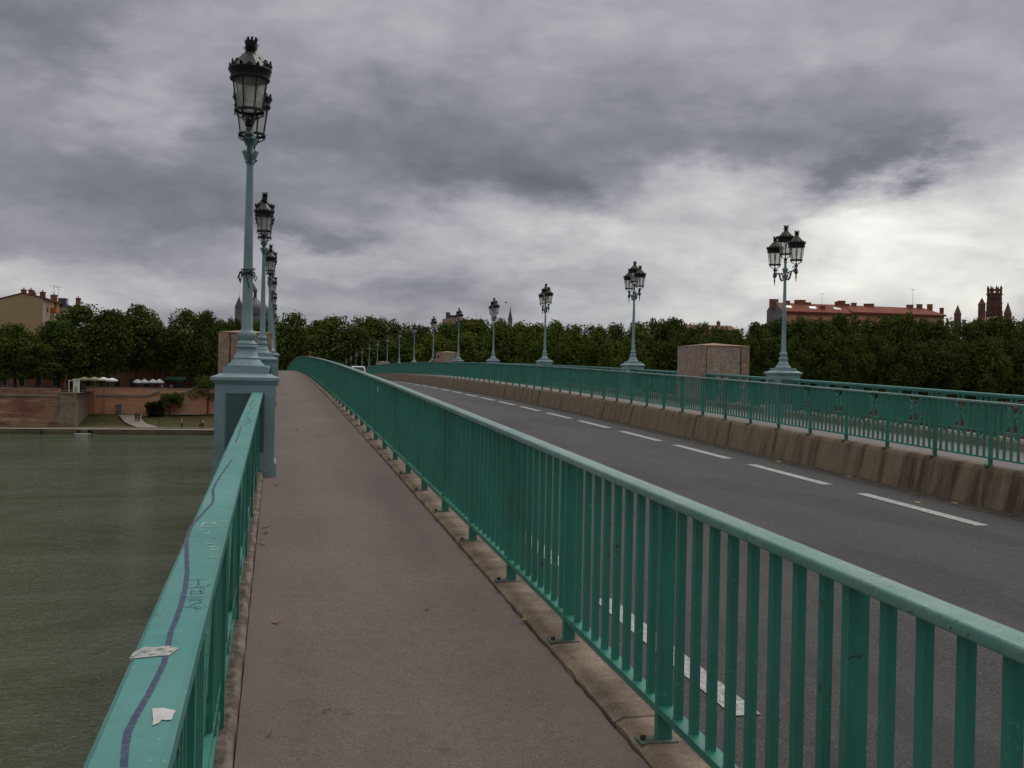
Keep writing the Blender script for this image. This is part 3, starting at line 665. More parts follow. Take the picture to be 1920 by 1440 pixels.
# ------------------------------------------------------------------ three-lantern street lamps
PLT = 1.154
def lantern_meshes():
    out = {}
    n = 8; ro = pi/8
    b = MB()     # frame: ring, cage, bars, band
    b.lathe([(.135, -.012), (.163, -.012), (.163, .014), (.135, .014)], 16, caps=False); b.f.pop if 0 else None
    b.lathe([(.163, .014), (.135, .014)], 16, caps=False)
    for k in range(n):
        a = ro+2*pi*k/n
        b.bar((.146*cos(a), .146*sin(a), .0), (.196*cos(a), .196*sin(a), .345), .011, .011, Vector((sin(a), -cos(a), .01)))
    for k in range(6):
        a = 2*pi*k/6
        b.tube([(.145*cos(a), .145*sin(a), -.005), (.125*cos(a), .125*sin(a), -.06), (.07*cos(a), .07*sin(a), -.085), (.03*cos(a), .03*sin(a), -.14)], [.009, .008, .008, .008], 5)
        b.tube([(.15*cos(a), .15*sin(a), -.012), (.158*cos(a), .158*sin(a), -.045), (.14*cos(a), .14*sin(a), -.05)], .007, 5)
    b.lathe([(.018, -.19), (.04, -.165), (.045, -.14), (.022, -.115), (.03, -.09), (.012, -.07)], 10)
    b.lathe([(.188, .335), (.214, .335), (.218, .352), (.205, .366), (.212, .40), (.232, .432), (.236, .447), (.226, .458), (.19, .458), (.19, .335)], 24)
    for k in range(n):   # cresting leaves round the rim
        a = ro+2*pi*(k+.5)/n; aw = 2*pi/n/2
        for da, hgt in ((0, .036), (-aw, .046), (aw, .046)):
            c_, s_ = cos(a+da), sin(a+da); tx, ty = -s_, c_
            wv = .045 if da == 0 else .026; r0 = .224
            lean = .004 if da == 0 else .012
            b.poly([(c_*r0+tx*wv, s_*r0+ty*wv, .45), (c_*r0-tx*wv, s_*r0-ty*wv, .45), (c_*(r0+lean)-tx*wv*.5, s_*(r0+lean)-ty*wv*.5, .45+hgt*.6), (c_*(r0+lean*.8), s_*(r0+lean*.8), .45+hgt), (c_*(r0+lean)+tx*wv*.5, s_*(r0+lean)+ty*wv*.5, .45+hgt*.6)], .008, Vector((-c_, -s_, 0)))
    out['lantern'] = b.mesh('lantern', M['bronze'])
    b = MB(); b.lathe([(.137, .014), (.188, .335)], n, smooth=False, rot=ro, caps=False); out['glass'] = b.mesh('glass', M['glass'])
    b = MB(); b.lathe([(.018, .0), (.018, .12), (.03, .15), (.03, .25), (.02, .27)], 10); out['burner'] = b.mesh('burner', M['canvas'])
    b = MB(); b.lathe([(.205, .452), (.19, .475), (.15, .52), (.10, .575), (.062, .612), (.05, .64)], n, smooth=False, rot=ro); out['roof'] = b.mesh('roof', M['rooftin'])
    b = MB(); b.lathe([(.045, .632), (.055, .645), (.034, .662), (.044, .69), (.056, .715), (.058, .728), (.04, .728)], 14)
    for k in range(8):
        a = 2*pi*k/8; c_, s_ = cos(a), sin(a); tx, ty = -s_*.013, c_*.013
        for r0, r1, z0, z1 in ((.054, .068, .72, .765), (.05, .078, .655, .69)):
            b.poly([(c_*r0+tx, s_*r0+ty, z0), (c_*r0-tx, s_*r0-ty, z0), (c_*r1-tx, s_*r1-ty, z1), (c_*r1+tx, s_*r1+ty, z1)], .008, Vector((-c_, -s_, 0)))
    out['finial'] = b.mesh('finial', M['bronze'])
    return out
LM = lantern_meshes()
def make_lamp(label, group):
    root = thing('street_lamp', label, 'street lamp', (0, 0, 0), 0, group)
    b = MB()
    b.box(-.355, .355, -.355, .355, -.1, .135)
    b.box(-.345, .345, -.345, .345, .1351, .155)
    b.box(-.312, .312, -.312, .312, .155, 1.03)
    for (sx_, sy_) in ((1, 0), (-1, 0), (0, 1), (0, -1)):      # raised frames round the four panels
        for (a0, a1, z0, z1) in ((-.33, -.215, .155, 1.03), (.215, .33, .155, 1.03), (-.2149, .2149, .155, .26), (-.2149, .2149, .93, 1.03)):
            if sx_: b.box(min(.312*sx_, .33*sx_), max(.312*sx_, .33*sx_), a0*.999, a1*.999, z0, z1)
            else: b.box(a0*.9985, a1*.9985, min(.312*sy_, .33*sy_), max(.312*sy_, .33*sy_), z0, z1)
    def sq(rings):
        vs = [(sx_*r, sy_*r, z) for r, z in rings for sx_, sy_ in ((-1, -1), (1, -1), (1, 1), (-1, 1))]
        b.add(vs, [(i*4+k, i*4+(k+1) % 4, i*4+4+(k+1) % 4, i*4+4+k) for i in range(len(rings)-1) for k in range(4)]+[(3, 2, 1, 0), tuple(len(rings)*4-4+k for k in range(4))])
    sq([(.332, 1.031), (.345, 1.045), (.352, 1.06), (.376, 1.075), (.378, 1.105), (.372, 1.115), (.33, 1.128), (.275, PLT)])
    b.build('pedestal', M['bluegrey'], root)
    for (sx_, sy_) in ((1, 0), (-1, 0), (0, 1), (0, -1)):
        b = MB()
        if sx_: b.box(min(.3121*sx_, .316*sx_), max(.3121*sx_, .316*sx_), -.2, .2, .275, .915)
        else: b.box(-.2, .2, min(.3121*sy_, .316*sy_), max(.3121*sy_, .316*sy_), .275, .915)
        b.build('panel', M['panel'], root)
    b = MB(); z = PLT
    b.box(-.255, .255, -.255, .255, z-.005, z+.075)
    b.lathe([(.205, z+.07), (.212, z+.085), (.205, z+.10), (.175, z+.13), (.150, z+.165), (.156, z+.18), (.135, z+.20), (.108, z+.26), (.102, z+.29), (.125, z+.30), (.128, z+.315), (.115, z+.33), (.122, z+.345), (.10, z+.36), (.078, z+.385), (.086, z+.40), (.102, z+.425), (.106, z+.45), (.098, z+.475), (.072, z+.495), (.070, z+.505), (.064, z+.52),
             (.058, z+.9), (.050, z+1.5), (.042, z+2.1), (.038, z+2.42), (.055, z+2.43), (.058, z+2.445), (.046, z+2.46), (.052, z+2.50), (.06, z+2.53), (.044, z+2.56), (.038, z+2.64), (.055, z+2.69), (.06, z+2.72), (.036, z+2.77), (.03, z+2.86), (.048, z+2.89), (.048, z+2.905), (.03, z+2.92), (.022, z+2.955)], 18)
    for k in range(8):     # acanthus leaves on the capital
        a = 2*pi*k/8; c_, s_ = cos(a), sin(a)
        b.tube([(c_*.05, s_*.05, z+2.47), (c_*.066, s_*.066, z+2.53), (c_*.088, s_*.088, z+2.565), (c_*.085, s_*.085, z+2.55)], [.012, .018, .012, .005], 5)
        b.tube([(c_*.045, s_*.045, z+2.63), (c_*.066, s_*.066, z+2.69), (c_*.085, s_*.085, z+2.72)], [.01, .016, .005], 5)
    b.build('column', M['bluegrey'], root)
    # scrolled arms along the bridge
    for s_ in (-1, 1):
        b = MB()
        pts = [(0, s_*.05, z+2.48), (0, s_*.10, z+2.43), (0, s_*.20, z+2.42), (0, s_*.27, z+2.47), (0, s_*.31, z+2.56), (0, s_*.36, z+2.62), (0, s_*.44, z+2.63), (0, s_*.53, z+2.60), (0, s_*.60, z+2.61)]
        b.tube(pts, [.022, .022, .024, .024, .022, .022, .022, .02, .02], 8)
        b.tube([(0, s_*.05, z+2.64), (0, s_*.14, z+2.60), (0, s_*.24, z+2.62), (0, s_*.36, z+2.62)], .016, 6)
        b.tube([(0, s_*(.20+.06*cos(a)), z+2.53+.06*sin(a)) for a in [i*.5 for i in range(11)]], .011, 6)
        b.tube([(0, s_*(.45+.05*cos(a)), z+2.69+.05*sin(a)) for a in [i*.5-1.6 for i in range(10)]], .011, 6)
        b.lathe([(.006, -.28), (.012, -.26), (.008, -.235), (.016, -.19), (.022, -.14), (.014, -.10), (.035, -.06), (.045, -.03), (.028, 0), (.05, .025), (.045, .05), (.024, .07), (.03, .10), (.02, .12)], 10, (0, s_*.60, z+2.60))
        for k in range(6):
            a = 2*pi*k/6; c_, s2 = cos(a), sin(a)
            b.tube([(c_*.03, s_*.6+s2*.03, z+2.55), (c_*.06, s_*.6+s2*.06, z+2.585), (c_*.075, s_*.6+s2*.075, z+2.575)], [.008, .014, .004], 5)
        b.build('bracket', M['bracket'], root)
    for (yy, zz) in ((0, z+3.105), (-.60, z+2.885), (.60, z+2.885)):
        l = link('lantern', LM['lantern'], root, (0, yy, zz))
        for nme in ('glass', 'burner', 'roof', 'finial'): link(nme, LM[nme], l)
    return root
GL, GR = 'three-lantern lamps along the footpath', 'three-lantern lamps beyond the far pavement'
proto = make_lamp('nearest blue-grey three-lantern lamp by the footpath, black wire tangled round its column', GL)
def place(o, X, y, dz): o.location = (X, y, prof(y)+dz)
place(proto, XL, Y1, 0)
for k in range(1, 15):
    o = copy_tree(proto); place(o, XL+(.0 if k < 2 else .06), Y1+SP*k, 0)
    o['label'] = f'{ORD[k]} blue-grey three-lantern lamp from the viewer in the footpath row' if k < 6 else 'distant three-lantern street lamp hidden behind nearer lamps of the footpath row'
YT = {1: .25, 2: -.55}
for k in range(1, 17):
    o = copy_tree(proto); place(o, XR, Y1+SP*k+YT.get(k, 0), DZR); o['group'] = GR
    o['label'] = (['', 'largest three-lantern lamp beyond the far pavement, before the long red-roofed building', 'second three-lantern street lamp beyond the far pavement, past the nearest brick block'][k] if k < 3 else f'{ORD[k-1]} three-lantern lamp from the viewer in the row beyond the pavement')
# black wire round the first column
q = thing('tangled_wire', 'tangle of black wire wound round the column of the nearest lamp', 'wire', (XL, Y1, prof(Y1)+PLT+1.16))
b = MB(); rr = random.Random(5)
for k in range(5):
    a0 = rr.uniform(0, 6); tl = rr.uniform(-.05, .05)
    b.tube([((.066+rr.uniform(0, .012))*cos(a), (.066+rr.uniform(0, .012))*sin(a), -.03+k*.018+tl*sin(a+a0)) for a in [i*.35 for i in range(19)]], .0065, 5)
for k in range(5):
    a = rr.uniform(2.6, 3.8) if k < 4 else 0.1; c_, s_ = cos(a), sin(a); r = rr.uniform(.085, .12)
    b.tube([(c_*.066, s_*.066-.03, .02), (c_*r, s_*r-.04, .01-rr.uniform(0, .06)), (c_*(r+.01), s_*(r+.02)-.03, -.05), (c_*.085, s_*.08-.03, -.09-rr.uniform(0, .05)), (c_*.067, s_*.066, -.02)], .006, 5)
b.tube([(-.02, -.075, -.02), (.0, -.085, -.10), (.015, -.078, -.18)], .006, 5)
b.build('wire_loops', M['wire'], q)

# ------------------------------------------------------------------ brick pylon stumps
def pylon(xa, xb, yc, label, grp, inner):
    root = thing('brick_pylon', label, 'pylon', (0, 0, 0), 0, grp)
    y0, y1 = yc, yc+2.0; z0 = -9.4; zt = prof(yc)+1.76; e = .06
    b = MB(); b.box(xa, xb, y0+e, y1-e, z0, zt); b.build('wall', M['brick_grey'] if inner == 0 else M['brick_pink'], root)
    wl, wr_ = (.17, .28) if inner == 0 else (.30, .24)
    for (cy, s_) in ((y0+e, -1), (y1-e, 1)):
        lo_, hi_ = min(cy, cy+s_*e), max(cy, cy+s_*e); lo2, hi2 = min(cy, cy+s_*(e-.012)), max(cy, cy+s_*(e-.012)); lo3, hi3 = min(cy, cy+s_*.004), max(cy, cy+s_*.004)
        b = MB(); b.box(xa, xa+wl, lo_, hi_, z0, zt-.002); b.build('corner_strip', M['brick_pink'], root)
        b = MB(); b.box(xb-wr_, xb, lo_, hi_, z0, zt-.002); b.build('corner_strip', M['brick_pink'], root)
        b = MB(); b.box(xa+wl+.03, xb-wr_-.03, lo2, hi2, z0, zt-.003); b.build('panel', M['brick_graf'] if inner == 0 else M['brick_pink'], root)
        for x_ in (xa+wl+.001, xb-wr_-.029):
            b = MB(); b.box(x_, x_+.028, lo3, hi3, z0, zt-.004); b.build('slit', M['slit'], root)
    b = MB(); cxm, cym = (xa+xb)/2, (y0+y1)/2
    vs = [(xa-.01, y0-.01, zt), (xb+.01, y0-.01, zt), (xb+.01, y1+.01, zt), (xa-.01, y1+.01, zt), (xa-.01, y0-.01, zt+.015), (xb+.01, y0-.01, zt+.015), (xb+.01, y1+.01, zt+.015), (xa-.01, y1+.01, zt+.015), (cxm, cym, zt+.12)]
    b.add(vs, [(3, 2, 1, 0), (0, 1, 5, 4), (1, 2, 6, 5), (2, 3, 7, 6), (3, 0, 4, 7), (4, 5, 8), (5, 6, 8), (6, 7, 8), (7, 4, 8)])
    b.build('coping', M['brick_pink'], root)
for k in range(4):
    yc = 30.6+54*k
    pylon(12.93, 14.56, yc, ['largest pink brick block with a scribbled panel, rising behind the far parapet', 'second pink brick block rising behind the far parapet, beyond a walker in pink', 'small third pink brick block behind the far parapet, near the white car', 'last pink brick block behind the far parapet near the far bank'][k], 'brick blocks beyond the far pavement', 0)
    pylon(-1.62, -.16, yc, ['pink brick block with dark upright slits behind the nearest lamp pedestal', 'pink brick block on the footpath side, hidden behind the lamp pedestals', 'pink brick block on the footpath side, hidden behind the lamp pedestals', 'pink brick block on the footpath side, hidden behind the lamp pedestals'][k], 'brick blocks beside the footpath', 1)
    b = MB(); b.obox((6.3, yc+1, -6.2), 6.7, 1.3, 4.1); tag(b.build('bridge_pier', M['stone']), 'stone river pier carrying the bridge deck', 'pier', 'river piers under the bridge')

# ------------------------------------------------------------------ fallen leaves
def leaf(px, py, r, m, label, dz=.003):
    q = on_deck(px, py, dz); b = MB(); a0 = random.uniform(0, 6)
    pts = []
    for k in range(10):
        a = 2*pi*k/10; rr_ = r*(1 if k % 2 else .55)*(.8+.4*random.random())
        pts.append((rr_*cos(a), rr_*.7*sin(a), .004+abs(sin(a*1.5))*r*.22))
    b.add(pts+[(0, 0, .003)], [(k, (k+1) % 10, 10) for k in range(10)])
    b.bar((r*.9, 0, .006), (r*1.7, .01, .010), .004, .003)
    o = b.build('fallen_leaf', m, None, q); o.rotation_euler.z = a0
    tag(o, label, 'leaf', 'leaves fallen on the walkway')
for (px, py, r, m, l, dz) in ((1205, 1379, .026, M['leaf_y'], 'ochre curled leaf on the concrete kerb by a rail post foot', .03), (982, 1163, .030, M['leaf_y'], 'yellow leaf lying on the edge of the kerb under the near guard rail', .02), (516, 1168, .026, M['leaf_y'], 'small yellow leaf alone on the footpath near the left ledge', .003),
                              (497, 989, .035, M['leaf_y'], 'pale dry leaf on the footpath against the left ledge', .003), (499, 1000, .03, M['leaf_b'], 'brown dry leaf just below a paler one by the left ledge', .003), (493, 1021, .03, M['leaf_y'], 'curled tan leaf by the ledge, below a pair of leaves', .003), (518, 910, .035, M['leaf_y'], 'small pale leaf on the footpath near the nearest lamp pedestal', .003),
                              (554, 806, .06, M['leaf_y'], 'pale leaf far along the middle of the footpath', .003), (800, 1143, .02, M['leaf_b'], 'dark brown leaf crumb in the middle of the footpath', .003), (505, 1380, .014, M['leaf_b'], 'tiny dark leaf crumb low on the footpath near the ledge', .003), (609, 1334, .013, M['leaf_b'], 'tiny dark twig crumb low in the middle of the footpath', .003)):
    leaf(px, py, r, m, l, dz)
def road_leaf(px, py, l):
    d = ray(px, py); q = on_deck(px, py, ROADZ+.006); b = MB(); r = .06
    b.add([(r, 0, .01), (.2*r, .7*r, .02), (-r, .1*r, .01), (-.1*r, -.7*r, .0), (0, 0, .005)], [(0, 1, 4), (1, 2, 4), (2, 3, 4), (3, 0, 4)])
    tag(b.build('fallen_leaf', M['leaf_y'], None, q), l, 'leaf', 'leaves fallen on the road')
for px, py, l in ((1721, 943, 'yellow leaf on the road between the last two white dashes'), (1592, 894, 'pale leaf in the gutter against the dark concrete barrier'), (1460, 866, 'brown leaf in the gutter beyond the longest white dashes'), (1790, 944, 'yellow scrap of leaf at the foot of the dark barrier')):
    road_leaf(px, py, l)

# ------------------------------------------------------------------ river and far bank
WZ = -9.4; YW = 185.0; QZ = -8.55; SZ = -2.72
def sheet(name, x0, x1, y0, y1, z, m):
    b = MB(); b.add([(x0, y0, z), (x1, y0, z), (x1, y1, z), (x0, y1, z)], [(0, 1, 2, 3)]); return struct(b.build(name, m))
sheet('water', -3000, 3000, -300, YW, WZ, M['water'])
XC0 = P(150, 770, 193).x                                 # where the wall steps back
b = MB()
def quad(x0, x1, y0, y1, z): b.add([(x0, y0, z), (x1, y0, z), (x1, y1, z), (x0, y1, z)], [(0, 1, 2, 3)])
quad(-3500, 3500, 206.5, 5000, SZ); quad(-3500, XC0, 193.5, 206.5, SZ); quad(14.5, 3500, 193.5, 206.5, SZ); quad(-3500, 3500, -4000, -300, SZ)
b.add([(-3500, -300, SZ), (3500, -300, SZ), (3500, -300, -12), (-3500, -300, -12)], [(0, 1, 2, 3)])
struct(b.build('ground', M['ground']))
b = MB(); b.box(-400, 400, YW, 194.5, WZ-3, QZ)
b.box(-400, 400, YW-.35, YW-.001, WZ-3, QZ-.32)
struct(b.build('quay', M['quaystone']))
xq = [P(x, 812, YW-.5).x for x in (147, 154, 163, 174)]
b = MB()
for x0, x1 in ((P(145, 812, YW).x, P(152, 812, YW).x), (P(165, 812, YW).x, P(175, 812, YW).x), (P(77, 812, YW).x, P(81, 812, YW).x)):
    b.box(x0, x1, YW-.42, YW-.36, WZ-.4, QZ-.1)
tag(b.build('culvert_mouths', M['slit']), 'dark square drain openings in the low stone quay at the waterline', 'drain', None, 'stuff')
b = MB(); xc = P(158, 812, YW).x; b.lathe([(.62, -1), (.62, .82), (.5, .86)], 16, (xc, YW-.6, WZ)); tag(b.build('mooring_pile', M['quaystone']), 'round pale pile between the dark drain openings of the quay', 'pile')
# white punt
x0 = P(150, 819, YW-3).x; q = thing('punt', 'small white punt moored against the low quay', 'boat', (x0+.3, YW-2.4, WZ))
b = MB(); pts = []
for z_, k in ((.0, .8), (.28, 1.0)): pts += [(x_*k, y_*k, z_) for x_, y_ in ((-1.5, 0), (-1.0, .4), (1.0, .4), (1.5, 0), (1.0, -.4), (-1.0, -.4))]
b.add(pts, [(i, (i+1) % 6, 6+(i+1) % 6, 6+i) for i in range(6)]+[(5, 4, 3, 2, 1, 0)]); b.add([(x_*.9, y_*.9, .2) for x_, y_, _ in pts[6:]], [(0, 1, 2, 3, 4, 5)]); b.build('hull', M['white'], q)
b = MB(); b.box(-.12, .12, -.36, .36, .2, .26); b.build('seat', M['white'], q)

def wall_box(name, label, x0, x1, y0, y1, z0, z1, m, mcop=None, band=None):
    root = thing(name, label, 'wall')
    b = MB(); b.box(x0, x1, y0, y1, z0, z1); b.build('wall_face', m, root)
    if mcop: b = MB(); b.box(x0, x1, y0-.08, y1+.08, z1, z1+.14); b.build('coping', mcop, root)
    if band: b = MB(); b.box(x0, x1, y0-.22, y0-.001, band-.16, band+.10); b.build('cornice', M['coping'], root)
    return root
xl0, xl1 = P(112, 770, 193).x, P(141, 770, 193).x
wall_box('quay_wall', 'old dark red brick quay wall left of the pale stone corner', -300, xl0, 193.0, 193.6, QZ-.3, P(60, 729, 193).z, M['brick_quay'], M['coping'], P(60, 741, 193).z)
wr = wall_box('quay_wall', 'orange red brick quay wall with a grey door behind the grassy bank', XC0-1.2, -2.2, 206.0, 206.6, QZ-.3, P(250, 728, 206).z, M['brick_orange'], M['coping'])
b = MB(); b.box(XC0, P(277, 741, 206).x, 205.75, 205.999, P(250, 743, 206).z, P(250, 739.6, 206).z); b.build('cornice', M['coping'], wr)
a_, c_ = P(277, 741, 205.9), P(300, 733.5, 205.9); b = MB(); b.bar(a_, c_, .25, .3); a_, c_ = P(338, 740, 205.9), P(362, 728, 205.9); b.bar(a_, c_, .3, .3); b.build('ramp_coping', M['coping'], wr)
b = MB(); x0 = P(178, 750, 206).x; b.box(x0-.16, x0+.16, 205.7, 205.98, P(178, 778, 206).z, P(178, 736, 206).z); b.build('pilaster', M['brick_orange'], wr)
d0, d1 = P(217, 759, 206), P(227, 778, 206); b = MB(); b.box(d0.x, d1.x, 205.9, 205.98, d1.z-.2, d0.z); dr = b.build('door', M['door'], wr)
b = MB(); b.box(d0.x-.14, d1.x+.14, 205.86, 205.899, d0.z, d0.z+.16); b.build('lintel', M['coping'], dr)
wall_box('quay_wall', 'red brick quay wall across the river beyond the far parapet', 14.6, 340, 193.0, 193.6, QZ-.3, SZ+.9, M['brick_tower'], M['coping'], SZ-.2)
b = MB(); zt = P(126, 738, 193).z
b.add([(xl0, 192.0, QZ-.2), (xl1+.3, 192.0, QZ-.2), (xl1+.3, 206, QZ-.2), (xl0, 206, QZ-.2), (xl0, 192.7, zt), (xl1, 192.7, zt), (xl1, 206, zt), (xl0, 206, zt)], [(0, 1, 5, 4), (1, 2, 6, 5), (2, 3, 7, 6), (3, 0, 4, 7), (4, 5, 6, 7)])
cb = thing('stone_buttress', 'battered pale stone corner of the quay wall under the white kiosk', 'buttress'); b.build('masonry', M['stone'], cb)
b = MB(); b.box(xl0-.1, xl1+.1, 192.5, 193.2, zt, zt+.25); b.build('coping', M['coping'], cb)
# grass bank, path
def bankz(y): return QZ+.004+(y-194.0)*(1.75/12.0)
b = MB(); xs = [XC0-1.5+(-.8-XC0)*i/24 for i in range(25)]; ysb = [194.0+i for i in range(13)]
vs = [(x, y, bankz(y)+.18*sin(x*.5)*sin((y-194)/12*pi)) for y in ysb for x in xs]
b.add(vs, [(j*25+i, j*25+i+1, (j+1)*25+i+1, (j+1)*25+i) for j in range(12) for i in range(24)], True); tag(b.build('grass_bank', M['grass']), 'dry grass bank below the orange brick quay wall', 'grass', None, 'structure')
def PB(px, py):
    d = ray(px, py); t_ = 190.
    for _ in range(12):
        q = EYEP+d*t_; t_ += (bankz(q.y)+.22-q.z)/(d.z-1.75/12*d.y)
    return EYEP+d*t_
edge_l = [(222, 778), (228, 785), (235, 792), (248, 798), (262, 802), (285, 805.5), (310, 807)]
edge_r = [(270, 777.5), (266, 781), (266, 787), (275, 794), (290, 799), (315, 803), (345, 806)]
b = MB(); vs = []
for l_, r_ in zip(edge_l, edge_r): vs += [PB(*l_), PB(*r_)]
b.add(vs, [(2*i, 2*i+1, 2*i+3, 2*i+2) for i in range(len(edge_l)-1)])
vs = [PB(x, y) for x, y in ((270, 777.2), (330, 776.2), (405, 774.2), (405, 776.4), (330, 778.0), (272, 779.5))]; b.add(vs, [(0, 1, 4, 5), (1, 2, 3, 4)])
struct(b.build('path', M['gravel']))
b = MB(); q0, q1 = P(0, 805.5, 185.2), P(405, 808, 185.2); b.box(-90, -1, 185.0, 187.2, QZ, QZ+.012); struct(b.build('towpath', M['gravel']))

# ------------------------------------------------------------------ trees
def leaf_cloud(rng, clumps, n, size, zsq=1.0):
    vs, fs = [], []
    tot = sum(c[3]**2 for c in clumps)
    for (cx, cy, cz, r) in clumps:
        for _ in range(int(n*r*r/tot)):
            while True:
                d = Vector((rng.uniform(-1, 1), rng.uniform(-1, 1), rng.uniform(-1, 1)))
                if .01 < d.length < 1: break
            d.normalize(); rad = r*(1-.45*rng.random()**1.7)*(1+.14*rng.random())
            p = Vector((cx, cy, cz))+Vector((d.x*rad, d.y*rad, d.z*rad*zsq))
            nrm = (d+Vector((rng.gauss(0, .55), rng.gauss(0, .55), rng.gauss(0, .55)+.25))).normalized()
            u = nrm.cross(Vector((rng.uniform(-1, 1), rng.uniform(-1, 1), rng.uniform(-1, 1)))).normalized(); v = nrm.cross(u)
            s = size*rng.uniform(.6, 1.35); o = len(vs)
            vs += [p-u*s*.5, p+v*s*.36-nrm*s*.08, p+u*s*.55, p-v*s*.36-nrm*s*.08]; fs.append((o, o+1, o+2, o+3))
    return vs, fs
def crown_mesh(seed, m, W=4.6, Hh=5.6, n=10500, size=.42):
    rng = random.Random(seed); cl = []
    for i in range(46):
        a = rng.uniform(0, 2*pi); h = rng.uniform(-1, 1)
        k = sqrt(max(0, 1-(h*.96)**2))
        if h < -.2: k = max(k, .75)
        rr_ = k*W*rng.uniform(.45, .86)
        cl.append((rr_*cos(a), rr_*sin(a), h*Hh*.84, rng.uniform(.95, 1.75)))
    for i in range(9):
        a = rng.uniform(0, 2*pi); r_ = rng.uniform(0, .5)*W; cl.append((r_*cos(a), r_*sin(a), Hh*rng.uniform(.7, .95), rng.uniform(.6, 1.1)))
    for i in range(10): cl.append((rng.uniform(-.4, .4)*W, rng.uniform(-.4, .4)*W, rng.uniform(-.6, .6)*Hh, 2.0))
    vs, fs = leaf_cloud(rng, cl, n, size)
    zmx = max(v[2] for v in vs)
    b = MB(); b.add([(v[0], v[1], v[2]-zmx) for v in vs], fs); me = b.mesh('crown', m)
    return me
CR = [crown_mesh(11+i, M[('fol_dark', 'fol_mid', 'fol_dark', 'fol_mid', 'fol_yel', 'fol_dark')[i]]) for i in range(6)]
def trunk_mesh(seed):
    rng = random.Random(seed); b = MB()
    b.tube([(0, 0, -.2), (.03, .02, 1.2), (.0, .05, 2.8), (.08, 0, 4.4), (.05, .1, 7)], [.34, .27, .24, .22, .12], 8)
    for k in range(5):
        a = 2*pi*k/5+rng.uniform(-.4, .4); z0 = rng.uniform(3.2, 4.6)
        b.tube([(0, 0, z0), (cos(a)*.8, sin(a)*.8, z0+1.1), (cos(a)*1.7, sin(a)*1.7, z0+2.6), (cos(a)*2.2, sin(a)*2.2, z0+4.6)], [.15, .12, .08, .03], 6)
    return b.mesh('trunk', M['bark'])
TR = [trunk_mesh(i) for i in range(3)]
TREES = []
trng = random.Random(21)
def tree(px, ytop, Y, hw, var, label, group, zb=SZ, low=1.0, wide=1.0):
    top = P(px, ytop, Y); hwm = hw*wide*(top-EYEP).dot(fw)/FPX
    root = thing('plane_tree', label, 'tree', (top.x, Y, zb), 0, group)
    c = link('crown', CR[var], root, (0, 0, top.z-zb), trng.uniform(0, 6.28))
    hgt = max(3.0, top.z-low); c.scale = (hwm/5.0, hwm/5.0*trng.uniform(.9, 1.05), hgt/10.8)
    link('trunk', TR[trng.randrange(3)], root, (0, 0, 0), trng.uniform(0, 6))
GLB = 'plane trees on the quay left of the bridge'
for px, yt, Y, hw, v, l, low in (
    (30, 603, 201, 50, 1, 'low broad plane tree on the quay in front of the tan gable house', 1.8), (112, 598, 203, 50, 0, 'dark plane tree on the quay above the white kiosk', 1.6),
    (152, 566, 209, 62, 1, 'tall plane tree on the quay hiding the eaves of the tan house', 2.0), (205, 577, 208, 44, 0, 'plane tree on the quay between the two tallest crowns, over cream parasols', 3.6),
    (258, 566, 215, 58, 3, 'tallest domed plane tree on the quay over the white parasols', 4.2), (306, 618, 213, 38, 0, 'narrow dark plane tree in the dip between two domed crowns', 4.0),
    (352, 576, 213, 46, 1, 'domed plane tree on the quay above the green awning', 3.6), (390, 580, 212, 36, 0, 'plane tree on the quay just left of the brick block', 1.0),
    (422, 592, 216, 30, 5, 'plane tree rising behind the pink brick block', 0), (447, 596, 222, 26, 0, 'plane tree in front of the slate dome', 0), (484, 596, 226, 26, 1, 'plane tree between the first two lamp columns', 0), (70, 640, 198, 40, 5, 'low dark plane tree leaning over the old red quay wall', 1.4), (0, 612, 206, 40, 3, 'plane tree cut by the left edge of the photo', 1.6)):
    tree(px, yt, Y, hw, v, l, GLB, low=low-1.3, wide=1.15)
GCB = 'trees at the far end of the bridge'
for px, yt, Y, hw, v, l in (
    (515, 594, 250, 28, 0, 'tree at the far end of the bridge, just beside the lamp columns'), (547, 580, 249, 34, 3, 'rounded tree at the bridge end directly above the top of the footpath'), (600, 596, 258, 34, 0, 'tree at the bridge end behind the gap of sky above the guard rail'),
    (632, 587, 247, 44, 3, 'broad rounded tree at the bridge end above the crest of the guard rail'), (684, 588, 251, 36, 1, 'tree at the bridge end above the white car'), (722, 591, 254, 32, 3, 'tree at the bridge end behind the smallest lamps'), (755, 603, 250, 28, 1, 'low tree at the bridge end between small lamps'), (790, 607, 252, 30, 0, 'dark low tree at the bridge end behind the mid-size lamps'),
    (832, 600, 246, 32, 1, 'tree in front of the small rooftop terrace'), (868, 594, 242, 32, 4, 'yellowish tree beside the rooftop terrace'), (900, 592, 240, 32, 3, 'tree at the bridge end left of the thin spire'), (938, 594, 238, 30, 4, 'yellow-green tree in front of the thin spire'), (975, 600, 234, 30, 4, 'yellowing tree just past the thin spire'),
    (665, 612, 243, 34, 0, 'dark lower tree at the bridge end behind the car'), (580, 626, 244, 36, 0, 'dark low tree behind the top of the footpath'), (740, 628, 243, 34, 0, 'dark low tree behind the far lamp row'), (815, 624, 240, 36, 4, 'olive low tree behind the walker in pink'), (880, 622, 234, 36, 4, 'low yellowing tree behind the second brick block')):
    tree(px, yt, Y, hw, v, l, GCB, low=-1.0, wide=1.55)
GRB = 'plane trees along the far quay beyond the road'
tops = [(1005, 602), (1042, 595), (1080, 600), (1118, 603), (1158, 600), (1198, 595), (1236, 590), (1270, 592), (1308, 603), (1345, 607), (1384, 611), (1425, 600), (1462, 592), (1502, 588), (1542, 594), (1580, 586), (1622, 590), (1660, 586), (1692, 583), (1730, 592), (1772, 594), (1812, 592), (1850, 593), (1890, 588), (1930, 592)]
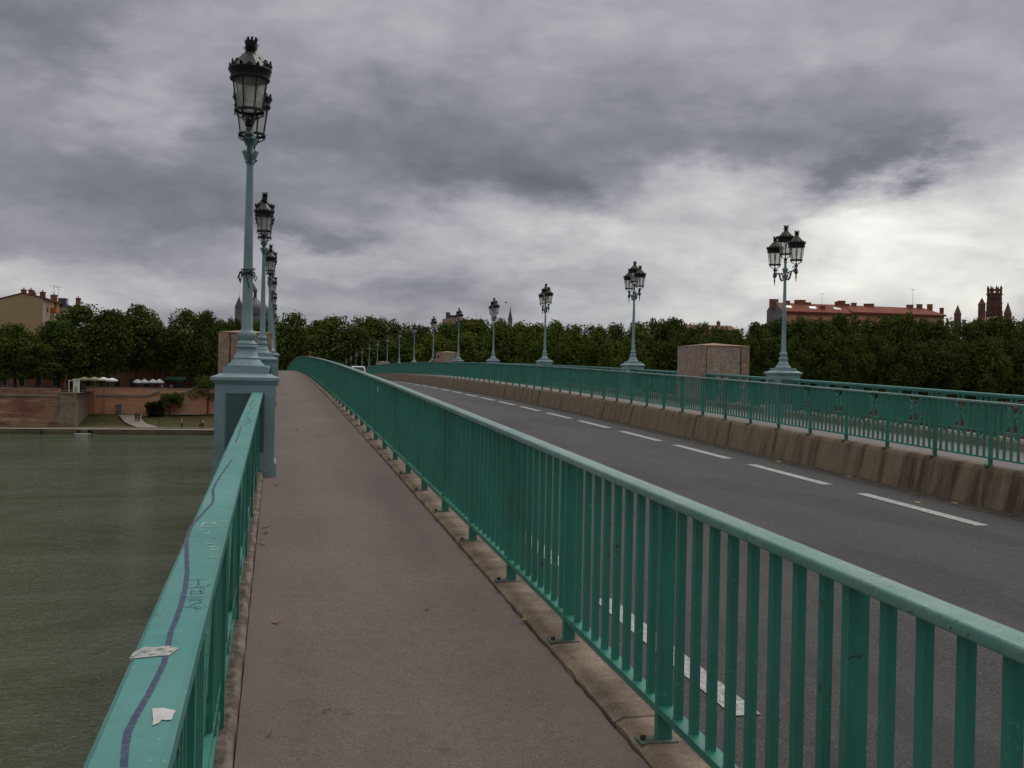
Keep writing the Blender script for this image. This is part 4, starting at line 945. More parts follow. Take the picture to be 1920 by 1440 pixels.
where = {0: 'yellow-green plane tree where the far quay row begins beyond the bridge', 12: 'plane tree directly behind the largest far lamp', 6: 'plane tree in the far quay row just past the second far lamp', 9: 'low plane tree in the far quay row behind the nearest brick block', 22: 'plane tree in the far quay row in front of the brick tower', 24: 'plane tree in the far quay row cut by the right edge of the photo', 18: 'taller plane tree in front of the end of the red roof', 11: 'plane tree covering the grey gable of the red-roofed building'}
for i, (px, yt) in enumerate(tops):
    l = where.get(i) or f'{ORD[i-1] if i < 12 else ORD[24-i]} plane tree of the far quay row from {"its bridge end" if i < 12 else "the right edge of the photo"}'
    tree(px, yt+trng.uniform(-2, 3), 204+trng.uniform(-3, 4), 44+trng.uniform(-3, 6), (4 if i < 2 else [0, 1, 3, 5, 2][trng.randrange(5)]), l, GRB, low=.2)
for i in range(23):                                       # second row, deeper in
    px = 1020+i*42; tree(px, 628+trng.uniform(-9, 9), 198+trng.uniform(-2, 2), 42, [0, 5, 2, 1][trng.randrange(4)] if i > 3 else 4, 'low dark plane tree in the front line of the far quay row', 'front line of plane trees along the far quay', low=-1.6)
# small trees and bush on the bank
def small_tree(name, label, px, py_base, py_top, hw, Y, clumps_seed, mtl, trunk=True):
    g = PB(px, py_base); top = P(px, py_top, g.y); root = thing(name, label, 'tree' if trunk else 'bush', g)
    H_ = top.z-g.z; hwm = hw*(g-EYEP).dot(fw)/FPX; rng = random.Random(clumps_seed); cl = []
    for i in range(22):
        a = rng.uniform(0, 6.28); z_ = rng.uniform(.42 if trunk else .1, .86); cl.append((cos(a)*hwm*rng.uniform(.1, .8), sin(a)*hwm*rng.uniform(.1, .8), z_*H_, rng.uniform(.18, .32)*hwm))
    vs, fs = leaf_cloud(rng, cl, 2600, .3); b = MB(); b.add(vs, fs); b.build('foliage' if not trunk else 'crown', mtl, root)
    b = MB(); b.tube([(0, 0, -.2), (.05, 0, H_*.35), (.1, 0, H_*.62)], [.16, .13, .06], 6)
    for k in range(4): a = k*1.6; b.tube([(.05, 0, H_*.33), (cos(a)*hwm*.5, sin(a)*hwm*.4, H_*.62)], [.09, .04], 5)
    b.build('trunk' if trunk else 'stem', M['bark'], root)
small_tree('young_tree', 'small spreading green tree on the dry bank beside a dark bush', 318, 778.5, 735, 26, 200, 3, M['fol_mid'])
small_tree('young_tree', 'loose olive tree on the dry bank beside the lamp pedestal', 389, 776.5, 700, 36, 202, 4, M['fol_mid'])
small_tree('bush', 'round dark bush against the orange brick quay wall', 290, 779, 750, 23, 202, 5, M['fol_bush'], False)

# ------------------------------------------------------------------ buildings
def prism_roof(b, x0, x1, y0, y1, ze, zr, along='y', ov=.4):
    if along == 'y':
        xm = (x0+x1)/2; vs = [(x0-ov, y0-ov, ze), (xm, y0-ov, zr), (x1+ov, y0-ov, ze), (x0-ov, y1+ov, ze), (xm, y1+ov, zr), (x1+ov, y1+ov, ze)]
    else:
        ym = (y0+y1)/2; vs = [(x0-ov, y0-ov, ze), (x0-ov, ym, zr), (x0-ov, y1+ov, ze), (x1+ov, y0-ov, ze), (x1+ov, ym, zr), (x1+ov, y1+ov, ze)]
    n = len(vs); vs2 = vs+[(v[0], v[1], v[2]-.22) for v in vs]
    b.add(vs2, [(0, 1, 4, 3), (1, 2, 5, 4), (6, 9, 10, 7), (7, 10, 11, 8), (0, 6, 7, 1), (1, 7, 8, 2), (3, 4, 10, 9), (4, 5, 11, 10), (0, 3, 9, 6), (2, 8, 11, 5)])
def chimney(par, x, y, z0, z1, wx=.5, wy=.5, m='brick_house', pots=1):
    b = MB(); b.box(x-wx, x+wx, y-wy, y+wy, z0, z1); b.box(x-wx-.08, x+wx+.08, y-wy-.08, y+wy+.08, z1, z1+.14)
    for k in range(pots): b.lathe([(.14, z1+.14), (.11, z1+.55)], 8, (x-wx*.5+k*wx/max(1, pots-1) if pots > 1 else x, y, 0))
    b.build('chimney', M[m], par)
def antenna(par, x, y, z0, h, arms=True):
    b = MB(); b.tube([(x, y, z0), (x, y, z0+h)], .035, 5)
    if arms: b.tube([(x-.9, y, z0+h*.93), (x+.9, y, z0+h*.93)], .03, 5); [b.tube([(x+k*.3, y-.3, z0+h*.93), (x+k*.3, y+.3, z0+h*.93)], .02, 4) for k in (-2, -1, 0, 1, 2)]
    b.build('antenna', M['metal'], par)
def windows(par, spots, y, w_, h_, m='glassdark', fm='render_pale', axis='x', depth=.06):
    for (x, z) in spots:
        b = MB()
        if axis == 'x': b.box(x-w_/2-.12, x+w_/2+.12, y-depth, y-.001, z-h_/2-.12, z+h_/2+.12)
        else: b.box(y+.001, y+depth, x-w_/2-.12, x+w_/2+.12, z-h_/2-.12, z+h_/2+.12)
        f_ = b.build('window', M[fm], par); b = MB()
        if axis == 'x': b.box(x-w_/2, x+w_/2, y-depth-.02, y-depth-.001, z-h_/2, z+h_/2)
        else: b.box(y+depth+.001, y+depth+.02, x-w_/2, x+w_/2, z-h_/2, z+h_/2)
        b.build('pane', M[m], f_)
# tan gable house
Yg = 222.0
ap, ea, el_ = P(43, 548, Yg), P(80, 557, Yg), P(-60, 575, Yg)
hx1 = ea.x; hx0 = ap.x-13.5; Yb = 258.0
house = thing('gable_house', 'house with a blank tan gable wall and a row of chimneys', 'house')
zl = ap.z-(ap.x-hx0)*.30
b = MB(); prof_ = [(hx0, SZ-.5), (hx1, SZ-.5), (hx1, ea.z-.2), (ap.x, ap.z-.25), (hx0, zl-.25)]
b.add([(x, Yg, z) for x, z in prof_]+[(x, Yb, z) for x, z in prof_], [(4, 3, 2, 1, 0), (5, 6, 7, 8, 9)]+[(i, (i+1) % 5, 5+(i+1) % 5, 5+i) for i in range(5)]); b.build('wall', M['render_tan'], house)
b = MB(); rp = [(hx0-.4, zl-.12), (ap.x, ap.z), (hx1+.5, ea.z-.05)]; rp2 = [(x, z-.22) for x, z in rp]
vs = [(x, Yg-.15, z) for x, z in rp+rp2]+[(x, Yb+.3, z) for x, z in rp+rp2]
b.add(vs, [(0, 1, 7, 6), (1, 2, 8, 7), (3, 9, 10, 4), (4, 10, 11, 5), (0, 3, 4, 1), (1, 4, 5, 2), (2, 5, 11, 8), (0, 6, 9, 3)]); rf = b.build('roof', M['tile_brown'], house)
b = MB(); b.box(hx1+.002, hx1+.05, Yg+.0, Yg+2.2, SZ, ea.z-.5); b.build('corner_strip', M['render_pale'], house)
for (px, y0_, y1_, Y, wx) in ((44.5, 552, 541.5, Yg+1, .42), (58, 554, 542, Yg+1.2, .38), (64, 556, 547, Yg+1.4, .25), (80, 560, 546, Yg+3, .45), (101, 568, 551.5, Yg+12, .6), (146.5, 580, 557.5, Yg+26, .45)):
    a_, c_ = P(px, y0_, Y), P(px, y1_, Y); chimney(rf, a_.x, Y, a_.z-1.2, c_.z-.3, wx, .5)
a_ = P(100, 553, Yg+12); antenna(rf, a_.x, Yg+12.5, a_.z-.5, 2.6); a_ = P(104.5, 553, Yg+12); antenna(rf, a_.x+.3, Yg+13, a_.z-.5, 2.4)
a_ = P(120, 566, Yg+18); b = MB(); b.box(a_.x-1.0, a_.x+.6, Yg+17, Yg+19.5, a_.z-1.0, a_.z+.75); dm = b.build('dormer', M['slate'], house); b = MB(); b.box(a_.x+.601, a_.x+.63, Yg+17.3, Yg+19.2, a_.z-.4, a_.z+.5); b.build('pane', M['skylight'], dm)
windows(house, [(Yg+4.5, ea.z-2.4), (Yg+9, ea.z-2.4), (Yg+14, ea.z-2.4), (Yg+19, ea.z-2.4), (Yg+4.5, ea.z-6), (Yg+9, ea.z-6)], hx1, 1.3, 1.9, axis='y', fm='render_pale')
b = MB(); b.box(hx1+.09, hx1+1.0, Yg+7.6, Yg+11.2, ea.z-2.6, ea.z-1.6); b.build('awning', M['orange'], house)
# low houses behind the quay trees
def low_house(label, pxa, pxb, Y, ztop, m, mr, wins=True):
    xa, xb = P(pxa, 700, Y).x, P(pxb, 700, Y).x; root = thing('quay_house', label, 'house'); D_ = 9
    b = MB(); b.box(xa, xb, Y, Y+D_, SZ-.3, ztop); b.build('wall', M[m], root)
    b = MB(); prism_roof(b, xa, xb, Y, Y+D_, ztop+.2, ztop+2.4, 'x'); b.build('roof', M[mr], root)
    n = max(2, int((xb-xa)/2.6))
    windows(root, [(xa+(xb-xa)*(i+.5)/n, z_) for i in range(n) for z_ in (SZ+1.6, SZ+5.2) if z_ < ztop-1], Y, 1.0, 1.7)
    return root
low_house('dark red brick house behind the trees above the old quay wall', -40, 120, 219.2 if 0 else 215, 4.5, 'brick_house', 'tile_brown')
low_house('ochre house showing between tree trunks behind the parasols', 122, 289, 221, 4.0, 'render_ochre', 'tile_brown')
gh = low_house('red brick house with a green awning behind the quay trees', 290, 415, 220, 5.2, 'brick_house', 'tile_brown')
a_, c_ = P(311, 706, 219.4), P(352, 714.5, 219.4); b = MB(); b.add([(a_.x, 219.9, a_.z), (c_.x, 219.9, a_.z), (c_.x, 218.6, c_.z+.3), (a_.x, 218.6, c_.z+.3), (c_.x, 218.6, c_.z), (a_.x, 218.6, c_.z)], [(0, 1, 2, 3), (3, 2, 4, 5)]); b.build('awning', M['greenawn'], gh)
low_house('long brick house behind the trees at the bridge end', 540, 760, 272, 6.5, 'brick_house', 'tile_brown')
lh = low_house('brick house behind the trees at the head of the bridge', 765, 1010, 266, 6.5, 'brick_house', 'tile_brown')
# kiosk
ka, kb = P(128, 735, 194.2), P(147, 712.5, 194.2); ks = thing('kiosk', 'small white kiosk standing on the stone corner of the quay', 'kiosk', (0, 0, 0))
b = MB(); xm = P(137, 720, 194.2).x; b.box(xm, kb.x, 194.2, 195.6, ka.z-.2, kb.z); b.build('wall', M['white'], ks); b = MB(); b.box(xm-.1, kb.x+.1, 194.1, 195.7, kb.z, kb.z+.16); b.build('roof', M['white'], ks)
b = MB(); b.box(ka.x, ka.x+.14, 194.3, 194.5, ka.z, kb.z-.2); b.box(ka.x-.1, xm, 194.25, 195.4, kb.z-.2, kb.z-.05); b.build('counter_canopy', M['white'], ks)
b = MB(); b.box(xm+.3, kb.x-.25, 194.14, 194.19, ka.z-.1, ka.z+.95); b.build('notice', M['render_tan'], ks)
# parasols
def parasol(px, py, hw, Y, m, label, flat=.35):
    q = P(px, py, Y); hwm = hw*(q-EYEP).dot(fw)/FPX; root = thing('parasol', label, 'parasol', (q.x, Y, SZ), 0, 'parasols on the quay terrace'); h = q.z-SZ
    b = MB(); b.lathe([(hwm*1.02, h-flat*hwm-.25), (hwm*1.02, h-flat*hwm), (hwm*.5, h-flat*hwm*.45), (.05, h)], 8, smooth=False); b.build('canopy', m, root)
    b = MB(); b.tube([(0, 0, 0), (0, 0, h)], .035, 6); b.build('pole', M['metal'], root)
parasol(158, 706.5, 12, 200, M['cream'], 'cream parasol nearest the white kiosk'); parasol(177, 706.5, 12, 199.5, M['cream'], 'cream parasol beside a white one on the terrace'); parasol(194, 707, 10, 199, M['canvas'], 'white parasol next to the cream parasols'); parasol(210, 708.5, 11, 198.6, M['canvas'], 'white parasol at the end of the cream pair, by the tree trunks')
for px, l in ((258, 'leftmost of four white parasols over the quay wall'), (271, 'second of four white parasols over the quay wall'), (287, 'third of four white parasols over the quay wall'), (299, 'rightmost of four white parasols over the quay wall')): parasol(px, 710.5, 8.5, 208.0, M['canvas'], l, .6)
# long red-roofed building
Yr = 236.0; rb = thing('long_building', 'long brick building with a red tiled roof behind the far quay trees', 'building')
a_, m_, c_ = P(1466, 566, Yr), P(1596, 571, Yr), P(1770, 578, Yr)
D_ = 7.; e0, e1 = P(1470, 583, Yr).z, P(1770, 591, Yr).z
def rblock(x0, x1, ze, zr, hip):
    b = MB(); b.box(x0, x1, Yr, Yr+D_, SZ, ze); b.build('wall', M['brick_orange'], rb)
    b = MB(); ym = Yr+D_/2; ov = .5; xr1 = x1+ov-(4 if hip else 0)
    vs = [(x0-.02, Yr-ov, ze), (x0-.02, ym, zr), (x0-.02, Yr+D_+ov, ze), (x1+ov, Yr-ov, ze), (xr1, ym, zr), (x1+ov, Yr+D_+ov, ze)]; vs += [(v[0], v[1], v[2]-.3) for v in vs]
    b.add(vs, [(0, 3, 4, 1), (1, 4, 5, 2), (3, 5, 4) if hip else (3, 5, 4), (0, 1, 2), (6, 7, 10, 9), (7, 8, 11, 10), (0, 6, 9, 3), (2, 5, 11, 8), (3, 9, 11, 5), (0, 2, 8, 6)]); return b.build('roof', M['tile_red'], rb)
zr0, zr1 = P(1450, 567, Yr+3.5).z, P(1650, 574, Yr+3.5).z
rA = rblock(a_.x, m_.x, e0, zr0, False); rB = rblock(m_.x+.02, c_.x, e1, zr1-.1, True)
b = MB(); b.add([(a_.x-.35, Yr-.3, SZ), (a_.x-.35, Yr+D_+.3, SZ), (a_.x-.35, Yr+D_+.3, e0+.5), (a_.x-.35, Yr+D_/2, zr0+.7), (a_.x-.35, Yr-.3, e0+.5)]+[(a_.x-.03, y_, z_) for y_, z_ in ((Yr-.3, SZ), (Yr+D_+.3, SZ), (Yr+D_+.3, e0+.5), (Yr+D_/2, zr0+.7), (Yr-.3, e0+.5))], [(0, 1, 2, 3, 4), (9, 8, 7, 6, 5)]+[(i, 5+i, 5+(i+1) % 5, (i+1) % 5) for i in range(5)]); b.build('gable', M['grey_render'], rb)
b = MB(); b.box(a_.x+.2, m_.x, Yr-.22, Yr-.001, e0-.75, e0-.32); b.box(m_.x+.03, c_.x, Yr-.22, Yr-.001, e1-.75, e1-.32); b.build('cornice', M['brick_house'], rb)
for (px, py, wx, r_) in ((1451, 560.5, 1.0, rA), (1477, 563.5, .4, rA), (1494.5, 562, .5, rA), (1503.5, 562, .8, rA), (1515, 566.5, .6, rA), (1570, 565, .45, rA), (1578, 563.5, .8, rA), (1588, 569.5, .5, rA), (1601, 567.5, .5, rB), (1625, 569, .55, rB), (1633, 569, .6, rB), (1706, 571, .7, rB), (1724, 570, .55, rB), (1743.5, 570, .5, rB)):
    q = P(px, py, Yr+3.6); chimney(r_, q.x, Yr+3.6, q.z-2.6, q.z-.2, wx, .5, 'brick_house', 0)
q = P(1768, 578, Yr+2); chimney(rB, q.x, Yr+2.5, q.z-2.4, q.z, .35, .4, 'brick_tower', 0)
for px, py, h in ((1541, 571, 3.0), (1711, 575, 4.8)): q = P(px, py, Yr+3.5); antenna(rb, q.x, Yr+3.5, q.z-.5, h+.4)
for px, py in ((1478, 576), (1524, 577), (1570, 577)):
    q = P(px, py, Yr+1.6); b = MB(); tl = (zr0-e0)/4.; y_ = Yr+1.6; z_ = e0+tl*(y_-Yr+.5)
    b.add([(q.x-.9, y_-.5, z_-.5*tl+.06), (q.x+.9, y_-.5, z_-.5*tl+.06), (q.x+.9, y_+.5, z_+.5*tl+.06), (q.x-.9, y_+.5, z_+.5*tl+.06)], [(0, 1, 2, 3)]); b.build('skylight', M['skylight'], rA)
q = P(1540, 578, Yr+2.); b = MB(); b.box(q.x-.5, q.x+.5, Yr+.9, Yr+2.6, q.z-1, q.z+.6); b.build('dormer', M['brick_house'], rA)
windows(rb, [(a_.x+3+i*4.2, e0-5.2) for i in range(10)], Yr, 1.1, 1.8)
b = MB(); q0, q1 = P(1285, 608, 268), P(1380, 610, 268); b = MB(); hb = thing('low_house', 'low tiled roof just showing above the far quay trees', 'house'); b.box(q0.x, q1.x, 268, 276, SZ, q0.z-1.2); b.build('wall', M['render_ochre'], hb); b = MB(); prism_roof(b, q0.x, q1.x, 268, 276, q0.z-1.2, q0.z+.2, 'x'); rf = b.build('roof', M['tile_brown'], hb); q = P(1347, 604, 272); chimney(rf, q.x, 272, q.z-2.5, q.z, .4, .4)
# church tower with turrets
Yt = 470.0; tw = thing('church_tower', 'octagonal brick bell tower with crenellated top and open windows', 'tower')
q0, q1 = P(1865, 539, Yt), P(1865, 610, Yt); sc_t = (q0-EYEP).dot(fw)/FPX; R_ = 14.2*sc_t
def oct_ring(b, r0, z0, r1, z1, cx, cy): b.lathe([(r0, z0), (r1, z1)], 8, (cx, cy, 0), smooth=False, rot=pi/8)
zt_, zz = q0.z, lambda py: P(1865, py, Yt).z
b = MB(); oct_ring(b, R_*1.06, SZ, R_*1.06, zz(585), q0.x, Yt); oct_ring(b, R_*1.0, zz(585), R_*.98, zz(568.4), q0.x, Yt); oct_ring(b, R_*.95, zz(568), R_*.93, zz(552.6), q0.x, Yt); b.build('shaft', M['brick_tower'], tw)
for r, py in ((1.14, 585.2), (1.08, 568.6), (1.10, 553)):
    b = MB(); b.lathe([(R_*r, zz(py)), (R_*r, zz(py-1.1))], 8, (q0.x, Yt, 0), smooth=False, rot=pi/8); b.build('string_course', M['brick_tower'], tw)
b = MB()       # open top storey: eight piers and a ring
for k in range(8):
    a = pi/8+2*pi*k/8; b.obox((q0.x+cos(a)*R_*.84, Yt+sin(a)*R_*.84, (zz(552)+zz(542))/2), R_*.09, R_*.10, (zz(542)-zz(552))/2, a)
b.lathe([(R_*.74, zz(545.0)), (R_*.96, zz(545.0)), (R_*.96, zz(542.4)), (R_*.74, zz(542.4))], 8, (q0.x, Yt, 0), smooth=False, rot=pi/8, caps=False)
b.lathe([(R_*.74, zz(552.4)), (R_*.96, zz(552.4)), (R_*.96, zz(549.6)), (R_*.74, zz(549.6))], 8, (q0.x, Yt, 0), smooth=False, rot=pi/8, caps=False)
b.build('belfry', M['brick_tower'], tw)
for k in range(8):
    a = pi/8+2*pi*k/8; b = MB(); b.lathe([(R_*.12, zz(543)), (R_*.12, zz(540)), (.03, zz(535.5))], 6, (q0.x+cos(a)*R_*.86, Yt+sin(a)*R_*.86, 0)); b.build('pinnacle', M['brick_tower'], tw)
for py, r in ((560, .93), (563.5, .93), (576, .98), (580, .98), (591, 1.05), (595, 1.05)):
    for k in range(8):
        a = 2*pi*k/8
        if abs(((a-(-pi/2-.6)+pi) % (2*pi))-pi) > 1.4: continue
        for s_ in (-.16, .16):
            b = MB(); b.obox((q0.x+cos(a)*R_*r*.925-sin(a)*s_*R_, Yt+sin(a)*R_*r*.925+cos(a)*s_*R_, zz(py)), .12, R_*.11, 1.5*sc_t, a); b.build('bell_opening', M['slit'], tw)
for (px, pe, pa, hw, l) in ((1795.5, 590, 571.5, 6.5, 'brown conical brick turret standing apart, left of the bell tower'), (1841, 571.5, 558, 6.8, 'tall octagonal brick turret close beside the bell tower'), (1889.5, 589.5, 566.5, 7.0, 'pointed brick turret right of the bell tower')):
    qe, qa = P(px, pe, Yt-8), P(px, pa, Yt-8); r = hw*sc_t; tt = thing('church_turret', l, 'turret', (qe.x, Yt-8, 0), 0, 'turrets round the bell tower')
    b = MB(); b.lathe([(r*.95, SZ), (r*.95, qe.z)], 8, smooth=False, rot=pi/8); b.build('shaft', M['brick_tower'], tt); b = MB(); b.lathe([(r*1.08, qe.z), (.05, qa.z)], 8, smooth=False, rot=pi/8); b.build('spire', M['brick_tower'], tt)
nv = thing('church_nave', 'brown church roof below the bell tower', 'church'); q = P(1850, 594, Yt-14); x0, x1 = P(1825, 600, Yt-14).x, P(1888, 600, Yt-14).x; b = MB(); b.box(x0, x1, Yt-20, Yt-9, SZ, q.z-3.5); b.build('wall', M['brick_tower'], nv); b = MB(); prism_roof(b, x0, x1, Yt-20, Yt-9, q.z-3.4, q.z, 'y'); b.build('roof', M['tile_brown'], nv)
# slate dome with lantern
Yd = 330.; q = P(474, 590, Yd); sd_ = (q-EYEP).dot(fw)/FPX; zd_ = lambda py: P(474, py, Yd).z
dm = thing('domed_chapel', 'slate dome with a lantern and a small pointed turret behind the nearest lamp', 'chapel', (q.x, Yd, 0)); R_ = 31*sd_
b = MB(); b.lathe([(R_*1.0, SZ), (R_*1.0, zd_(590))], 8, smooth=False, rot=pi/8); b.build('drum', M['grey_render'], dm)
b = MB(); b.lathe([(R_*1.03, zd_(590)), (R_*.98, zd_(580)), (R_*.78, zd_(571)), (R_*.48, zd_(566)), (R_*.27, zd_(561)), (R_*.22, zd_(558))], 16, rot=pi/8); b.build('dome', M['slate'], dm)
b = MB(); [b.obox((cos(pi*k/3)*R_*.17, sin(pi*k/3)*R_*.17, (zd_(558)+zd_(546.5))/2), .22, .22, (zd_(546.5)-zd_(558))/2, pi*k/3) for k in range(6)]; b.lathe([(R_*.26, zd_(546.5)), (R_*.24, zd_(543)), (R_*.12, zd_(537)), (.05, zd_(530))], 10); b.build('lantern_turret', M['slate'], dm)
qt = P(448, 582, Yd-6); b = MB(); r = 7*sd_; b.obox((qt.x-q.x, -6, (SZ+zd_(580))/2), r, r, (zd_(580)-SZ)/2); b.build('turret', M['grey_render'], dm); b = MB(); b.lathe([(r*1.55, zd_(580)), (.05, zd_(559.5))], 4, (qt.x-q.x, -6, 0), smooth=False, rot=pi/4); b.tube([(qt.x-q.x, -6, zd_(560)), (qt.x-q.x, -6, zd_(555.5))], .07, 5); b.build('turret_roof', M['slate'], dm)
# rooftop terrace house and thin spire behind the bridge-end trees
Yk = 300.; q0, q1, q2 = P(838, 596, Yk), P(862, 607, Yk), P(905, 589, Yk); th = thing('terrace_house', 'brick house top with dark roof pavilions behind the bridge-end trees', 'house')
b = MB(); b.box(q0.x, q1.x, Yk, Yk+9, SZ, q0.z); b.build('wall', M['brick_pink'], th); b = MB(); b.obox((P(843, 590, Yk).x, Yk+3, q0.z+.9), .55, .55, .9); b.obox((P(853, 592, Yk).x, Yk+3, q0.z+.5), .9, .8, .5); b.build('roof_pavilion', M['slate'], th)
b = MB(); b.box(q1.x+.02, q2.x, Yk+1, Yk+9, SZ, P(880, 602, Yk).z); b.build('wing', M['render_ochre'], th); b = MB(); b.box(q1.x+.02, q2.x+.4, Yk+.6, Yk+9.4, P(880, 602, Yk).z, P(880, 599, Yk).z); b.build('roof', M['tile_brown'], th)
antenna(th, P(897, 590, Yk).x, Yk+4, P(897, 592, Yk).z, 1.5, False)
Ys_ = 420.; q = P(956.5, 602, Ys_); sp_ = thing('thin_spire', 'thin grey spire rising above the yellowing trees', 'spire', (q.x, Ys_, 0)); zs = lambda py: P(956.5, py, Ys_).z
b = MB(); b.lathe([(.9, SZ), (.9, zs(600))], 8); b.build('tower', M['grey_render'], sp_); b = MB(); b.lathe([(1.05, zs(600)), (.25, zs(583)), (.06, zs(574))], 8, smooth=False); b.build('spire_roof', M['slate'], sp_)

# ------------------------------------------------------------------ car
def make_car():
    X, Y = 8.72, 117.0; root = thing('parked_car' if 0 else 'car', 'white hatchback driving away over the crest of the bridge', 'car', (X, Y, prof(Y)+ROADZ+.01))
    b = MB(); hw = .80
    side = [(-1.95, .28), (-1.98, .55), (-1.90, .86), (-1.62, 1.36), (-1.35, 1.44), (.10, 1.44), (.75, .98), (1.70, .84), (1.92, .58), (1.90, .28)]     # y, z seen from the side
    vs = []
    for s_, k in ((-1, 1), (1, 1)):
        for y, z in side: vs.append((s_*hw*(1-.16*max(0, z-.85)/.6), y, z))
    n = len(side); b.add(vs, [tuple(range(n)), tuple(range(2*n-1, n-1, -1))]+[(i, n+i, n+(i+1) % n, (i+1) % n) for i in range(n)]); body = b.build('body', M['carwhite'], root)
    mod = body.modifiers.new('bevel', 'BEVEL'); mod.width = .05; mod.segments = 2
    b = MB(); b.add([(-.62, -1.885, .93), (.62, -1.885, .93), (.55, -1.655, 1.33), (-.55, -1.655, 1.33)], [(0, 1, 2, 3)]); b.build('rear_window', M['glassdark'], root)
    for s_ in (-1, 1):
        b = MB(); b.add([(s_*.795, -1.5, .95), (s_*.795, .55, .95), (s_*.715, .08, 1.36), (s_*.715, -1.35, 1.36)], [(0, 1, 2, 3)]); b.build('side_window', M['glassdark'], root)
        b = MB(); b.obox((s_*.69, -1.93, .72), .07, .03, .15); b.build('tail_light', M['redlamp'], root)
        b = MB(); b.obox((s_*.9, .45, .98), .09, .05, .06); b.build('mirror', M['carwhite'], root)
        for yy in (-1.25, 1.25):
            b = MB(); vs = []
            b.tube([(s_*.62, yy, .30), (s_*.81, yy, .30)], .30, 18); wv = b.build('wheel', M['tyre'], root); b = MB(); b.tube([(s_*.812, yy, .30), (s_*.82, yy, .30)], .18, 12); b.build('rim', M['metal'], wv)
    b = MB(); b.box(-.78, .78, -2.06, -1.97, .34, .52); b.build('bumper', M['metal'], root)
    b = MB(); b.box(-.26, .26, -2.0, -1.96, .58, .70); b.build('number_plate', M['white'], root)
make_car()

# ------------------------------------------------------------------ people
def skinned(name, chains, mtl, par, root_i=0):
    vs, es, rs = [], [], []
    idx = {}
    for ch in chains:
        prev = None
        for (p, r) in ch:
            key = tuple(round(x, 4) for x in p)
            if key not in idx: idx[key] = len(vs); vs.append(p); rs.append(r)
            if prev is not None and prev != idx[key]: es.append((prev, idx[key]))
            prev = idx[key]
    me = bpy.data.meshes.new(name); me.from_pydata(vs, es, []); me.materials.append(mtl)
    o = link(name, me, par); o.modifiers.new('skin', 'SKIN')
    for i, r in enumerate(rs):
        d = me.skin_vertices[0].data[i]; d.radius = (r, r)
        d.use_root = (i == root_i)
    sb = o.modifiers.new('smooth', 'SUBSURF'); sb.levels = 1; sb.render_levels = 1
    return o
def person(loc, rz, h, top, bottom, hair, label, group, stride=.18, arm=.1, bag=None):
    root = thing('person', label, 'person', loc, rz, group); k = h/1.75
    def v(x, y, z): return (x*k, y*k, z*k)
    pel, chest, neck, head, crown_ = v(0, 0, .93), v(0, .01, 1.28), v(0, .01, 1.50), v(0, .03, 1.60), v(0, .03, 1.70)
    ch = [[(pel, .13*k), (v(0, 0, 1.1), .12*k), (chest, .14*k), (neck, .055*k), (head, .09*k), (crown_, .075*k)]]
    tops = [[(v(0, 0, .95), .150*k), (v(0, 0, 1.1), .140*k), (chest, .165*k), (v(0, .01, 1.43), .09*k)]]; bots = [[(v(0, 0, .97), .150*k)]]
    for s_ in (-1, 1):
        sy = s_*stride
        sh, elb, wr = v(s_*.19, .0, 1.40), v(s_*.25, -s_*arm*.6, 1.13), v(s_*.25, -s_*arm+.06, .90)
        hip, kn, an, toe = v(s_*.09, 0, .90), v(s_*.10, sy*.6+.03, .50), v(s_*.10, sy-.02*s_, .09), v(s_*.10, sy+.13, .035)
        ch.append([(chest, .14*k), (sh, .065*k), (elb, .045*k), (wr, .03*k), (v(s_*.25, -s_*arm+.08, .83), .034*k)])
        palm = v(s_*.25, -s_*arm+.08, .83)
        for j, (dx, dy, L) in enumerate(((-.03, .03, .07), (-.012, .012, .085), (.0, .0, .09), (.012, -.012, .08), (.02, -.03, .065))):
            ch.append([(palm, .034*k), (v(s_*(.25+dx*.3), -s_*arm+.08+dy, .83-L*.6), .010*k), (v(s_*(.25+dx*.3)-.006*s_, -s_*arm+.085+dy, .83-L), .008*k)])
        ch.append([(pel, .13*k), (hip, .085*k), (kn, .058*k), (an, .042*k), (toe, .035*k)])
        tops.append([(chest, .165*k), (sh, .083*k), (v(s_*.225, -s_*arm*.3, 1.26), .07*k)])
        bots.append([(v(0, 0, .97), .150*k), (hip, .105*k), (kn, .075*k), (an, .06*k)])
    skinned('body', ch, M['skin'], root); skinned('top', tops, top, root); skinned('trousers', bots, bottom, root)
    b = MB(); b.lathe([(.02*k, 1.80*k), (.07*k, 1.785*k), (.105*k, 1.73*k), (.112*k, 1.66*k), (.10*k, 1.58*k), (.06*k, 1.56*k)], 12, (0, .005*k, 0)); b.build('hair', hair, root)
    b = MB()
    for s_ in (-1, 1): b.obox((s_*.034*k, .118*k, 1.62*k), .012*k, .008*k, .007*k)
    b.obox((0, .128*k, 1.585*k), .012*k, .014*k, .022*k); b.obox((0, .118*k, 1.545*k), .025*k, .006*k, .006*k); b.build('face', M['hair'], root)
    return root
cK, cN, cW, cR_, cP, cB, cG = cloth('black_cloth', (.015, .015, .017)), cloth('navy_cloth', (.02, .025, .05)), cloth('white_cloth', (.65, .63, .6)), cloth('red_cloth', (.35, .06, .06)), cloth('pink_cloth', (.50, .17, .20)), cloth('blue_cloth', (.05, .12, .22)), cloth('grey_cloth', (.2, .21, .23))
GB = 'people walking on the river bank'
